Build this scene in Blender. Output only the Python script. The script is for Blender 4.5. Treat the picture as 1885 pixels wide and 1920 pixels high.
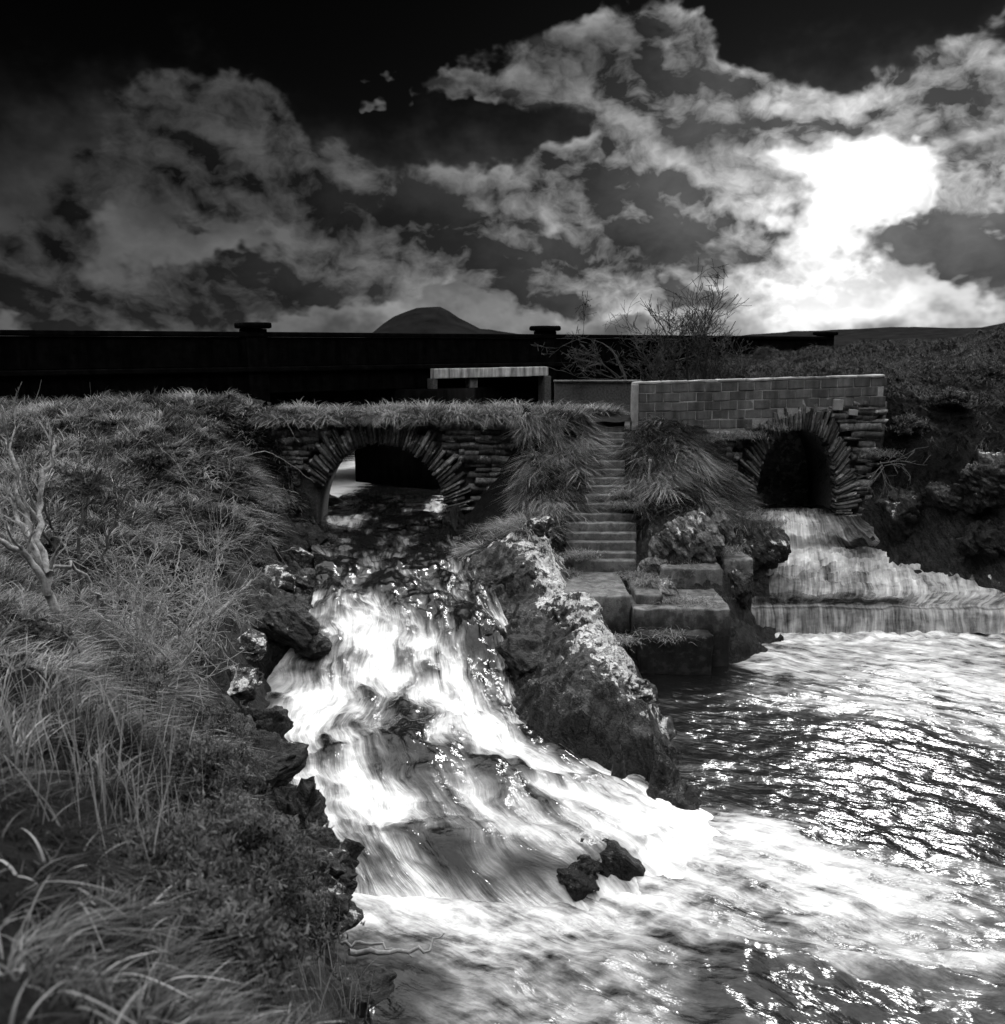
import bpy, math, random
import numpy as np
from mathutils import Vector

for o in list(bpy.data.objects):
    bpy.data.objects.remove(o, do_unlink=True)
SC = bpy.context.scene
COL = SC.collection
R = math.radians

# ------------------------------------------------------------------ camera
CAM_H = 5.5            # eye level above the lower pool, metres
PITCH = R(10.5)
FPX = 1700.0           # focal length in photograph pixels (50 mm on 6x6 film)
cam_d = bpy.data.cameras.new('camera')
cam = bpy.data.objects.new('camera', cam_d)
COL.objects.link(cam)
cam.location = (0, 0, CAM_H)
cam.rotation_euler = (math.pi / 2 - PITCH, 0, 0)
cam_d.sensor_fit = 'VERTICAL'
cam_d.sensor_height = 56.0
cam_d.sensor_width = 56.0
cam_d.lens = 56.0 * FPX / 1920.0
cam_d.clip_start = 0.05
cam_d.clip_end = 20000
cam_d.dof.use_dof = True
cam_d.dof.focus_distance = 13.0
cam_d.dof.aperture_fstop = 3.4
SC.camera = cam

def ray(px, py):
    x = (px - 942.5) / FPX
    u = (960 - py) / FPX
    return np.array((x, math.cos(PITCH) + u * math.sin(PITCH), -math.sin(PITCH) + u * math.cos(PITCH)))
def PY(px, py, Y):                       # point of the place seen at a photograph position, at distance Y
    d = ray(px, py)
    p = d * (Y / d[1])
    return np.array((p[0], p[1], p[2] + CAM_H))
def PZ(px, py, z):                       # the same, at height z
    d = ray(px, py)
    p = d * ((z - CAM_H) / d[2])
    return np.array((p[0], p[1], z))
def AE(px, py):                          # azimuth and elevation in degrees
    d = ray(px, py)
    return math.degrees(math.atan2(d[0], d[1])), math.degrees(math.atan2(d[2], math.hypot(d[0], d[1])))

SUN_AZ, SUN_EL = 24.0, 38.0

# ------------------------------------------------------------------ sky
world = bpy.data.worlds.new('World')
SC.world = world
world.use_nodes = True
NT = world.node_tree
NT.nodes.clear()

class G:
    """tiny node-expression helper"""
    def __init__(s, nt): s.nt = nt
    def n(s, t, **kw):
        nd = s.nt.nodes.new(t)
        for k, v in kw.items(): setattr(nd, k, v)
        return nd
    def put(s, sock, v):
        if isinstance(v, (int, float)):
            sock.default_value = v
        elif isinstance(v, (tuple, list)):
            sock.default_value = v
        else:
            s.nt.links.new(v, sock)
    def m(s, op, a, b=None, c=None, clamp=False):
        nd = s.n('ShaderNodeMath', operation=op, use_clamp=clamp)
        s.put(nd.inputs[0], a)
        if b is not None: s.put(nd.inputs[1], b)
        if c is not None: s.put(nd.inputs[2], c)
        return nd.outputs[0]
    def add(s, *a):
        r = a[0]
        for x in a[1:]: r = s.m('ADD', r, x)
        return r
    def mul(s, *a):
        r = a[0]
        for x in a[1:]: r = s.m('MULTIPLY', r, x)
        return r
    def vm(s, op, a, b=None, scale=None):
        nd = s.n('ShaderNodeVectorMath', operation=op)
        s.put(nd.inputs[0], a)
        if b is not None: s.put(nd.inputs[1], b)
        if scale is not None: s.put(nd.inputs['Scale'], scale)
        return nd.outputs['Value'] if op in ('DOT_PRODUCT', 'LENGTH', 'DISTANCE') else nd.outputs[0]
    def mr(s, v, a, b, c=0.0, d=1.0, smooth=False):
        nd = s.n('ShaderNodeMapRange')
        nd.interpolation_type = 'SMOOTHSTEP' if smooth else 'LINEAR'
        s.put(nd.inputs[0], v)
        for i, x in enumerate((a, b, c, d)): s.put(nd.inputs[i + 1], x)
        return nd.outputs[0]
    def mix(s, f, a, b):
        nd = s.n('ShaderNodeMix', data_type='FLOAT')
        s.put(nd.inputs[0], f); s.put(nd.inputs[2], a); s.put(nd.inputs[3], b)
        return nd.outputs[0]
    def noise(s, vec, scale, detail=4, rough=0.5, dist=0.0, lac=2.0, color=False, dim='3D'):
        nd = s.n('ShaderNodeTexNoise', noise_dimensions=dim)
        if vec is not None: s.put(nd.inputs['Vector'], vec)
        s.put(nd.inputs['Scale'], scale); s.put(nd.inputs['Detail'], detail)
        s.put(nd.inputs['Roughness'], rough); s.put(nd.inputs['Distortion'], dist); s.put(nd.inputs['Lacunarity'], lac)
        return nd.outputs['Color'] if color else nd.outputs['Fac']
    def vor(s, vec, scale, feature='F1', out='Distance', rnd=1.0):
        nd = s.n('ShaderNodeTexVoronoi', feature=feature)
        if vec is not None: s.put(nd.inputs['Vector'], vec)
        s.put(nd.inputs['Scale'], scale); s.put(nd.inputs['Randomness'], rnd)
        return nd.outputs[out]
    def xyz(s, x, y, z):
        nd = s.n('ShaderNodeCombineXYZ')
        for i, v in enumerate((x, y, z)): s.put(nd.inputs[i], v)
        return nd.outputs[0]

def build_sky():
    g = G(NT)
    tc = g.n('ShaderNodeTexCoord')
    D = g.vm('NORMALIZE', tc.outputs['Generated'])
    sx = g.n('ShaderNodeSeparateXYZ'); g.put(sx.inputs[0], D)
    x, y, z = sx.outputs
    az = g.mul(g.m('ARCTAN2', x, y), 57.2958)
    el = g.mul(g.m('ARCSINE', z), 57.2958)
    AEv = g.xyz(az, el, 0.0)
    # the clear part of the sky, as film behind a deep red filter sees it
    ns = g.n('ShaderNodeTexSky', sky_type='NISHITA', sun_disc=False, sun_elevation=R(SUN_EL), sun_rotation=R(SUN_AZ))
    bw = g.n('ShaderNodeRGBToBW'); g.put(bw.inputs[0], ns.outputs[0])
    nishita = g.mul(bw.outputs[0], 0.05)
    DEG = 0.0337                                   # degrees per photograph pixel at the frame centre
    warp = g.vm('SUBTRACT', g.noise(g.vm('MULTIPLY', D, (1.0, 1.0, 1.3)), 10.0, 4, 0.6, color=True), (0.5, 0.5, 0.5))
    AEw = g.vm('ADD', AEv, g.vm('MULTIPLY', warp, (13.0, 9.0, 0.0)))
    def total(lst, V):
        r = 0.0
        for (px, py, rx, ry, w) in lst:
            a0, e0 = AE(px, py)
            kx, ky = 1 / (1.75 * rx * DEG), 1 / (1.75 * ry * DEG)
            nd = g.n('ShaderNodeVectorMath', operation='MULTIPLY_ADD')
            g.put(nd.inputs[0], V); nd.inputs[1].default_value = (kx, ky, 0); nd.inputs[2].default_value = (-a0 * kx, -e0 * ky, 0)
            gr = g.n('ShaderNodeTexGradient', gradient_type='QUADRATIC_SPHERE'); g.put(gr.inputs[0], nd.outputs[0])
            r = g.m('MULTIPLY_ADD', gr.outputs['Fac'], w * 1.3, r)
        return r
    Dw = g.vm('MULTIPLY', g.vm('ADD', D, g.vm('SCALE', warp, scale=0.06)), (1.0, 1.0, 1.5))
    fine = g.noise(Dw, 7.0, 8, 0.56)
    vor = g.vor(g.vm('ADD', Dw, g.vm('SCALE', warp, scale=0.07)), 19.0)
    n1 = g.add(fine, g.mul(g.m('SUBTRACT', 0.42, vor), 0.16))
    a0, e0 = AE(1640, 330)
    S = Vector((math.sin(R(a0)) * math.cos(R(e0)), math.cos(R(a0)) * math.cos(R(e0)), math.sin(R(e0))))
    toS = g.vm('NORMALIZE', g.vm('ADD', g.vm('SUBTRACT', tuple(S), D), (0, 0, 0.45)))
    n2 = g.noise(g.vm('ADD', Dw, g.vm('SCALE', toS, scale=0.020)), 7.0, 6, 0.56)
    cover = total([
        (250, 200, 190, 90, .22), (470, 200, 150, 90, .34), (180, 320, 170, 90, .22), (420, 330, 220, 60, .24), (600, 300, 110, 60, .2),
        (770, 345, 140, 70, .36), (640, 400, 190, 70, .3), (920, 420, 170, 80, .34), (600, 500, 250, 50, .2),
        (1100, 140, 200, 120, .42), (1330, 190, 170, 100, .42), (1560, 215, 170, 50, .34), (1780, 150, 170, 80, .42), (1800, 260, 170, 60, .4), (1500, 300, 120, 60, .2),
        (50, 450, 130, 90, .42), (330, 560, 330, 60, .40), (80, 590, 190, 50, .34), (620, 560, 260, 70, .36),
        (1260, 420, 250, 100, .50), (1080, 310, 70, 60, .42), (1190, 345, 60, 40, .3), (1060, 520, 190, 90, .44), (1400, 480, 140, 80, .4), (960, 320, 80, 50, .3),
        (1050, 450, 350, 100, .16), (720, 480, 300, 70, .14), (730, 105, 50, 40, .34), (730, 165, 55, 22, .3), (860, 150, 60, 30, .34), (430, 395, 60, 30, .26), (1300, 80, 70, 40, .2),
        (1745, 445, 140, 75, .66), (1860, 390, 90, 90, .5), (1870, 540, 80, 70, .42), (1280, 590, 220, 50, .34),
    ], AEw)
    gaps = total([
        (40, 90, 150, 150, .42), (330, 20, 280, 70, .42), (640, 70, 150, 110, .34), (850, 240, 170, 45, .34), (1530, 60, 200, 60, .40),
        (20, 290, 70, 80, .25), (330, 440, 130, 30, .14), (1010, 245, 130, 30, .2), (850, 10, 200, 40, .36), (1640, 380, 130, 90, .3), (830, 560, 130, 45, .3), (1640, 60, 60, 40, .1),
    ], AEv)
    bright = total([
        (1590, 420, 120, 105, 1.0), (1680, 320, 130, 55, .95), (1530, 340, 130, 70, .25), (1640, 580, 260, 45, .7), (1500, 500, 100, 80, .4), (1640, 450, 380, 150, .22),
    ], AEw)
    dens = g.add(g.mul(g.m('SUBTRACT', n1, 0.5), 0.75), g.mul(cover, 1.4), g.mul(gaps, -1.1), g.mr(z, 0.32, 0.6, 0.26, 0.55))
    alpha = g.mr(dens, 0.40, 0.58, smooth=True)
    thick = g.mr(dens, 0.52, 0.92, smooth=True)
    dark = total([
        (1300, 455, 200, 60, .52), (1745, 455, 130, 65, .78), (1850, 490, 100, 90, .70), (1330, 230, 80, 60, .55), (1090, 120, 70, 60, .40),
        (1790, 240, 140, 36, .5), (520, 580, 300, 45, .36), (650, 395, 110, 40, .32), (270, 340, 140, 45, .3), (1870, 570, 70, 50, .4), (1420, 240, 60, 50, .4),
    ], AEw)
    relief = g.m('SUBTRACT', fine, n2)
    def ang(px, py, k):
        a_, e_ = AE(px, py)
        return g.vm('LENGTH', g.vm('MULTIPLY', g.vm('SUBTRACT', AEv, (a_, e_, 0)), (1.0, k, 0.0)))
    t = ang(1640, 420, 1.3)
    glow_w = g.m('EXPONENT', g.mul(t, -1 / 9.5))
    low = g.m('EXPONENT', g.mul(g.m('MAXIMUM', el, 0.0), -1 / 3.8))
    veil = g.mul(total([(480, 480, 560, 150, .05), (1150, 440, 420, 150, .07), (1700, 300, 330, 120, .10), (90, 560, 320, 110, .07), (330, 300, 300, 100, .014), (700, 600, 900, 55, .07), (1500, 610, 500, 45, .16)], AEw), g.mr(n2, 0.3, 0.65, 0.45, 1.35))
    clear = g.add(g.mul(nishita, 0.0008), g.mul(low, 0.03), g.mul(low, glow_w, 0.20), g.mul(bright, 0.52), g.mul(glow_w, 0.02), veil)
    # sunlit cloud: brighter toward the sun; the unseen overhead deck is raised to light the foreground
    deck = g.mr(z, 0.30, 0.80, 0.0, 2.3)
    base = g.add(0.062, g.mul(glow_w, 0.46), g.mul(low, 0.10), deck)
    lit = g.add(1.22, g.mul(relief, 10.5), g.mul(thick, -0.64), g.mul(vor, -0.35))
    lit = g.m('MINIMUM', g.m('MAXIMUM', lit, 0.15), 2.0)
    lit = g.mul(lit, g.m('MAXIMUM', g.m('SUBTRACT', 1.0, dark), 0.13))
    floor_ = g.mul(g.add(0.012, g.mul(glow_w, 0.07), g.mul(low, 0.016)), g.mr(g.add(g.mul(n2, 0.6), g.mul(fine, 0.4)), 0.36, 0.64, 0.25, 1.8))
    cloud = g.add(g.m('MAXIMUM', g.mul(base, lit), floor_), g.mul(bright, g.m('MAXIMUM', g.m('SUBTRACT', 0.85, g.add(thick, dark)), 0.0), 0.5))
    far = g.m('EXPONENT', g.mul(g.m('MAXIMUM', g.m('SUBTRACT', t, 14.0), 0.0), -1 / 24.0))
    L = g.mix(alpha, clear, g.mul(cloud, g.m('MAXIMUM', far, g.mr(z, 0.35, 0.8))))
    L = g.mix(g.mr(el, -3.0, -0.2), 0.03, L)
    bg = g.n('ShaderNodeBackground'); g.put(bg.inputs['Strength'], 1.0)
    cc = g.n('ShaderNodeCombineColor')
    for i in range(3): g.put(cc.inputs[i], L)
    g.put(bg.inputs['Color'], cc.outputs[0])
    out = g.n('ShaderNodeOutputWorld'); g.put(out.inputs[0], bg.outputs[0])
    world.cycles.sampling_method = 'NONE'
build_sky()

# ------------------------------------------------------------------ sun
sun_d = bpy.data.lights.new('sun', 'SUN')
sun = bpy.data.objects.new('sun', sun_d)
COL.objects.link(sun)
sun_d.energy = 1.3
sun_d.angle = R(6.0)
sun_d.color = (1, 1, 1)
sdir = Vector((math.sin(R(SUN_AZ)) * math.cos(R(SUN_EL)), math.cos(R(SUN_AZ)) * math.cos(R(SUN_EL)), math.sin(R(SUN_EL))))
sun.rotation_euler = sdir.to_track_quat('Z', 'Y').to_euler()

vs = SC.view_settings
vs.view_transform = 'Standard'
vs.look = 'None'
vs.gamma = 1.0
vs.use_curve_mapping = False
vs.exposure = 0.75
SC.render.engine = 'CYCLES'
SC.cycles.use_denoising = True
SC.cycles.max_bounces = 6
SC.cycles.diffuse_bounces = 3
SC.cycles.glossy_bounces = 3
SC.cycles.transmission_bounces = 4
SC.cycles.sample_clamp_indirect = 3.0
SC.cycles.caustics_reflective = False
SC.cycles.caustics_refractive = False

# ------------------------------------------------------------------ helpers
rng = np.random.default_rng(7)
_rt = np.random.default_rng(11)
_GR = _rt.normal(size=(512, 3)); _GR /= np.linalg.norm(_GR, axis=1)[:, None]
_PM = _rt.permutation(512)
def pnoise(p):
    p = np.asarray(p, float)
    i = np.floor(p).astype(np.int64); f = p - i
    u = f * f * f * (f * (f * 6 - 15) + 10)
    def h(a, b, c): return _GR[_PM[(_PM[(_PM[(i[:, 0] + a) & 511] + i[:, 1] + b) & 511] + i[:, 2] + c) & 511]]
    def dt(a, b, c):
        gr = h(a, b, c)
        return gr[:, 0] * (f[:, 0] - a) + gr[:, 1] * (f[:, 1] - b) + gr[:, 2] * (f[:, 2] - c)
    ux, uy, uz = u[:, 0], u[:, 1], u[:, 2]
    x00 = dt(0, 0, 0) * (1 - ux) + dt(1, 0, 0) * ux
    x10 = dt(0, 1, 0) * (1 - ux) + dt(1, 1, 0) * ux
    x01 = dt(0, 0, 1) * (1 - ux) + dt(1, 0, 1) * ux
    x11 = dt(0, 1, 1) * (1 - ux) + dt(1, 1, 1) * ux
    return ((x00 * (1 - uy) + x10 * uy) * (1 - uz) + (x01 * (1 - uy) + x11 * uy) * uz) * 1.5
def fbm(p, octv=4, lac=2.0, gain=0.5, ridged=False):
    p = np.asarray(p, float); a = 1.0; s = 0; t = 0
    for k in range(octv):
        n = pnoise(p + 17.3 * k)
        if ridged: n = 1 - 2 * np.abs(n)
        s = s + a * n; t += a; a *= gain; p = p * lac
    return s / t
def facet(p, seed=0, jit=0.9, tilt=0.9):
    """broken-rock relief: every cell a tilted flat face at its own height"""
    p = np.asarray(p, float); i = np.floor(p).astype(np.int64)
    best = np.full(len(p), 1e9); out = np.zeros(len(p))
    def rnd(c, k):
        h = _PM[(_PM[(_PM[(c[:, 0] + 37 * k + seed) & 511] + c[:, 1]) & 511] + c[:, 2] + 11 * k) & 511]
        return h / 511.0
    for a in (-1, 0, 1):
        for b in (-1, 0, 1):
            for c in (-1, 0, 1):
                q = i + np.array((a, b, c))
                f = q + 0.5 + (np.stack([rnd(q, 1), rnd(q, 2), rnd(q, 3)], 1) - 0.5) * jit
                d = p - f; dd = (d * d).sum(1)
                h = (rnd(q, 4) - 0.5) * 1.2 + tilt * ((rnd(q, 5) - .5) * d[:, 0] + (rnd(q, 6) - .5) * d[:, 1] + (rnd(q, 7) - .5) * d[:, 2])
                k = dd < best; best[k] = dd[k]; out[k] = h[k]
    return out
def sst(x, a, b):
    t = np.clip((np.asarray(x, float) - a) / (b - a), 0, 1)
    return t * t * (3 - 2 * t)

def mesh_np(name, verts, faces, attrs=None, uv=None, smooth=True):
    """faces: list of (n,k) int arrays, k = 3 or 4"""
    me = bpy.data.meshes.new(name)
    verts = np.asarray(verts, np.float32)
    me.vertices.add(len(verts)); me.vertices.foreach_set('co', verts.ravel())
    faces = [np.asarray(f, np.int32) for f in faces if len(f)]
    loops = np.concatenate([f.ravel() for f in faces])
    tot = np.concatenate([np.full(len(f), f.shape[1], np.int32) for f in faces])
    st = np.concatenate(([0], np.cumsum(tot)[:-1])).astype(np.int32)
    me.loops.add(len(loops)); me.loops.foreach_set('vertex_index', loops)
    me.polygons.add(len(tot)); me.polygons.foreach_set('loop_start', st); me.polygons.foreach_set('loop_total', tot)
    if smooth: me.polygons.foreach_set('use_smooth', np.ones(len(tot), bool))
    if attrs:
        for k, v in attrs.items():
            at = me.attributes.new(k, 'FLOAT', 'POINT'); at.data.foreach_set('value', np.asarray(v, np.float32))
    if uv is not None:
        l = me.uv_layers.new(name='UVMap'); l.data.foreach_set('uv', np.asarray(uv, np.float32)[loops].ravel())
    me.update(calc_edges=True); me.validate()
    return me
def link(name, me, mat=None, parent=None):
    o = bpy.data.objects.new(name, me); COL.objects.link(o)
    if mat is not None and me is not None and not me.materials: me.materials.append(mat)
    if parent is not None: o.parent = parent
    return o
def tag(o, label=None, cat=None, group=None, kind=None):
    if label: o['label'] = label
    if cat: o['category'] = cat
    if group: o['group'] = group
    if kind: o['kind'] = kind
    return o
def empty(name, loc=(0, 0, 0), label=None, cat=None, group=None):
    o = bpy.data.objects.new(name, None); COL.objects.link(o); o.location = loc; o.empty_display_size = 0.2
    return tag(o, label, cat, group)
def grid_faces(nu, nv):
    a = (np.arange(nu - 1)[:, None] * nv + np.arange(nv - 1)[None, :]).ravel()
    return np.stack([a, a + nv, a + nv + 1, a + 1], 1)

BOXF = [(0, 3, 2, 1), (4, 5, 6, 7), (0, 1, 5, 4), (1, 2, 6, 5), (2, 3, 7, 6), (3, 0, 4, 7)]
def boxv(x0, x1, y0, y1, z0, z1):
    return [(x0, y0, z0), (x1, y0, z0), (x1, y1, z0), (x0, y1, z0), (x0, y0, z1), (x1, y0, z1), (x1, y1, z1), (x0, y1, z1)]
def worn_box(x0, x1, y0, y1, z0, z1, seed=0, step=0.12, wear=0.018, chamf=0.02):
    """a box with subdivided, worn faces; returns verts, quads"""
    import bmesh
    bm = bmesh.new()
    vs_ = [bm.verts.new(v) for v in boxv(x0, x1, y0, y1, z0, z1)]
    for f in BOXF: bm.faces.new([vs_[i] for i in f])
    bmesh.ops.bevel(bm, geom=bm.edges[:], offset=chamf, segments=2, affect='EDGES', profile=0.6)
    L = max(x1 - x0, y1 - y0, z1 - z0)
    for _ in range(3):
        es = [e for e in bm.edges if e.calc_length() > step * 1.5]
        if not es or len(bm.faces) > 6000: break
        bmesh.ops.subdivide_edges(bm, edges=es, cuts=1, use_grid_fill=True)
    bm.verts.index_update()
    co = np.array([v.co for v in bm.verts])
    n = np.stack([fbm(co * 5 + seed * 3.1 + k * 31, 3) for k in range(3)], 1)
    n2 = np.stack([fbm(co * 22 + seed * 5.1 + k * 13, 2) for k in range(3)], 1)
    co = co + n * wear + n2 * wear * 0.35
    for v, c in zip(bm.verts, co): v.co = c
    return bm
def bm_obj(name, bm, mat, parent=None, smooth=False):
    me = bpy.data.meshes.new(name); bm.to_mesh(me); bm.free()
    if smooth: me.polygons.foreach_set('use_smooth', np.ones(len(me.polygons), bool))
    return link(name, me, mat, parent)

def tubes(paths, sides=6):
    """paths: list of (points (n,3), radii (n)) -> one mesh's arrays"""
    V, F, off = [], [], 0
    for pts, rad in paths:
        pts = np.asarray(pts, float); n = len(pts); rad = np.broadcast_to(rad, (n,))
        t = np.gradient(pts, axis=0); t /= np.linalg.norm(t, axis=1)[:, None] + 1e-9
        up = np.array((0.31, 0.17, 0.93)); a = np.cross(t, up); a /= np.linalg.norm(a, axis=1)[:, None] + 1e-9
        b = np.cross(t, a)
        th = np.arange(sides) * 2 * math.pi / sides
        ring = pts[:, None, :] + rad[:, None, None] * (np.cos(th)[None, :, None] * a[:, None, :] + np.sin(th)[None, :, None] * b[:, None, :])
        V.append(ring.reshape(-1, 3))
        i = np.arange(n - 1)[:, None] * sides; j = np.arange(sides)[None, :]; k = (j + 1) % sides
        F.append((np.stack([i + j, i + k, i + sides + k, i + sides + j], -1).reshape(-1, 4)) + off)
        off += n * sides
    return np.concatenate(V), [np.concatenate(F)]

def branch_tree(base, dirv, length, radius, depth, rg, spread=0.6, up=0.15, kids=(2, 4), wob=0.15, out=None, minr=0.002, taper=0.45, segs=6):
    if out is None: out = []
    p = np.array(base, float); d = np.array(dirv, float); d /= np.linalg.norm(d)
    pts = [p.copy()]; rad = [radius]
    for i in range(segs):
        d = d + rg.normal(size=3) * wob + np.array((0, 0, up)) * 0.5
        d /= np.linalg.norm(d)
        p = p + d * length / segs
        pts.append(p.copy()); rad.append(max(minr, radius * (1 - (1 - taper) * (i + 1) / segs)))
    out.append((np.array(pts), np.array(rad)))
    if depth > 0:
        for _ in range(rg.integers(kids[0], kids[1] + 1)):
            k = rg.integers(max(1, segs // 3), segs + 1)
            nd = (pts[k] - pts[k - 1]); nd /= np.linalg.norm(nd)
            nd = nd + rg.normal(size=3) * spread
            branch_tree(pts[k], nd, length * rg.uniform(0.5, 0.8), rad[k] * rg.uniform(0.55, 0.8), depth - 1, rg, spread, up, kids, wob, out, minr, taper, max(3, segs - 1))
    return out

# ------------------------------------------------------------------ materials
def new_mat(name):
    m = bpy.data.materials.new(name); m.use_nodes = True
    nt = m.node_tree; nt.nodes.clear()
    g = G(nt)
    out = g.n('ShaderNodeOutputMaterial')
    b = g.n('ShaderNodeBsdfPrincipled')
    nt.links.new(b.outputs[0], out.inputs[0])
    return m, g, b, out
def grey(g, v):
    c = g.n('ShaderNodeCombineColor')
    for i in range(3): g.put(c.inputs[i], v)
    return c.outputs[0]
def bump(g, h, strength=0.5, dist=0.02, normal=None):
    b = g.n('ShaderNodeBump'); g.put(b.inputs['Strength'], strength); g.put(b.inputs['Distance'], dist); g.put(b.inputs['Height'], h)
    if normal is not None: g.put(b.inputs['Normal'], normal)
    return b.outputs[0]
def objco(g): return g.n('ShaderNodeTexCoord').outputs['Object']
def geopos(g): return g.n('ShaderNodeNewGeometry').outputs['Position']
def attr(g, n): return g.n('ShaderNodeAttribute', attribute_name=n).outputs['Fac']
def objrand(g): return g.n('ShaderNodeObjectInfo').outputs['Random']

def mat_rock(name, lo=0.012, hi=0.09, lichen=0.5, strata=(0.5, -0.6, 0.62), wet_z=None, lich_scale=1.0):
    """slaty rock: strata streaks, cracks, pale crustose lichen in patches of its own"""
    m, g, b, _ = new_mat(name)
    P = geopos(g)
    sd = g.vm('DOT_PRODUCT', P, strata)
    Ps = g.vm('ADD', P, g.vm('SCALE', g.vm('MULTIPLY', strata, (1, 1, 1)), scale=g.mul(sd, 1.6)))
    n_s = g.noise(Ps, 4.5, 7, 0.62)
    n_f = g.noise(P, 26, 5, 0.65)
    n_b = g.noise(P, 2.2, 4, 0.55)
    Pc = g.vm('ADD', P, g.vm('SCALE', g.vm('MULTIPLY', strata, (1, 1, 1)), scale=g.mul(sd, 6.0)))
    cr = g.noise(g.vm('ADD', Pc, g.vm('SCALE', g.noise(P, 6, 3, 0.6, color=True), scale=0.5)), 1.6, 4, 0.6)
    crack = g.mr(g.m('ABSOLUTE', g.m('SUBTRACT', cr, 0.5)), 0.0, 0.035, 0.0, 1.0)
    v = g.mr(g.add(g.mul(n_s, 0.6), g.mul(n_f, 0.4)), 0.36, 0.66, lo, hi)
    v = g.mul(v, g.mr(n_b, 0.3, 0.7, 0.6, 1.3))
    # lichen
    lp = g.vm('ADD', P, g.vm('SCALE', g.noise(P, 9, 3, 0.6, color=True), scale=0.22))
    l1 = g.noise(lp, 1.15 * lich_scale, 2, 0.5)
    l2 = g.noise(lp, 6.5 * lich_scale, 5, 0.62)
    l3 = g.vor(lp, 7.5 * lich_scale)
    nz = g.n('ShaderNodeSeparateXYZ'); g.put(nz.inputs[0], g.n('ShaderNodeNewGeometry').outputs['Normal'])
    la = g.add(g.mul(l1, 0.75), g.mul(l2, 0.75), g.mul(g.m('SUBTRACT', 0.45, l3), 0.28), g.mr(nz.outputs[2], 0.0, 0.8, -0.10, 0.05), (lichen - 0.5) * 0.35)
    la = g.add(la, attr(g, 'lich')) if lichen > 0.01 else la
    mask = g.mr(la, 0.93, 0.97, smooth=True)
    mask = g.mul(mask, g.mr(n_f, 0.33, 0.5, 0.35, 1.0))
    halo = g.mr(la, 0.78, 0.98, 0.0, 0.14)
    v = g.add(v, g.mul(halo, n_f))
    lv = g.mr(l2, 0.3, 0.7, 0.45, 0.8)
    v = g.mix(mask, v, lv) if lichen > 0.01 else v
    v = g.mul(v, g.mr(crack, 0, 1, 0.3, 1.0))
    wet = g.mr(attr(g, 'lich'), -0.16, -0.02)
    v = g.mul(v, g.mr(wet, 0, 1, 0.35, 1.0))
    rough = g.mr(wet, 0, 1, 0.35, 0.75)
    if wet_z is not None:
        sz = g.n('ShaderNodeSeparateXYZ'); g.put(sz.inputs[0], P)
        rough = 0.42
    g.put(b.inputs['Base Color'], grey(g, v)); g.put(b.inputs['Roughness'], rough)
    b.inputs['Specular IOR Level'].default_value = 0.2
    h = g.add(g.mul(n_s, 1.0), g.mul(n_f, 0.5), g.mul(crack, 0.18), g.mul(mask, 0.06))
    g.put(b.inputs['Normal'], bump(g, h, 1.0, 0.09))
    return m

def mat_stone(name, lo, hi):
    m, g, b, _ = new_mat(name)
    P = geopos(g); r = objrand(g)
    n = g.noise(P, 14, 5, 0.65); n2 = g.noise(P, 60, 3, 0.6); n3 = g.noise(P, 3.2, 3, 0.5)
    v = g.mr(g.add(g.mul(n, 0.7), g.mul(n2, 0.3)), 0.36, 0.66, lo, hi)
    v = g.mul(v, g.mr(r, 0, 1, 0.45, 1.5), g.mr(n3, 0.3, 0.7, 0.55, 1.35))
    lich = g.mr(g.add(g.noise(P, 5.5, 4, 0.6), g.mul(r, 0.10)), 0.64, 0.70, smooth=True)
    v = g.mix(g.mul(lich, 0.8), v, 0.42)
    g.put(b.inputs['Base Color'], grey(g, v)); g.put(b.inputs['Roughness'], 0.85)
    b.inputs['Specular IOR Level'].default_value = 0.25
    g.put(b.inputs['Normal'], bump(g, g.add(n, g.mul(n2, 0.4)), 0.8, 0.03))
    return m

def mat_concrete(name, lo, hi, stain=0.5, speck=0.3, moss=0.0, algae_shade=None, spec=0.25):
    m, g, b, _ = new_mat(name)
    P = geopos(g); r = objrand(g)
    n = g.noise(P, 5, 5, 0.6); n2 = g.noise(P, 75, 3, 0.7)
    Pz = g.vm('MULTIPLY', P, (1.0, 1.0, 0.12))
    st = g.noise(Pz, 5.5, 4, 0.6)
    v = g.mr(g.add(g.mul(n, 1 - speck), g.mul(n2, speck)), 0.34, 0.66, lo, hi)
    v = g.mul(v, g.mr(st, 0.35, 0.62, 1.0 - stain, 1.1), g.mr(r, 0, 1, 0.78, 1.2))
    if algae_shade is not None:                       # dark wet growth near the water, with the front faces' shade painted in
        sz = g.n('ShaderNodeSeparateXYZ'); g.put(sz.inputs[0], P)
        al = g.mr(g.add(sz.outputs[2], g.mul(g.noise(P, 3.5, 5, 0.65), -1.1)), algae_shade - .75, algae_shade - .30)
        v = g.mul(v, g.mr(al, 0, 1, 0.10, 1.0))
    if moss:
        mz = g.mr(g.noise(P, 7, 5, 0.65), 0.5, 0.62)
        v = g.mix(g.mul(mz, moss), v, 0.035)
    g.put(b.inputs['Base Color'], grey(g, v)); g.put(b.inputs['Roughness'], 0.9)
    b.inputs['Specular IOR Level'].default_value = spec
    g.put(b.inputs['Normal'], bump(g, g.add(n2, n), 0.5, 0.015))
    return m

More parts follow.
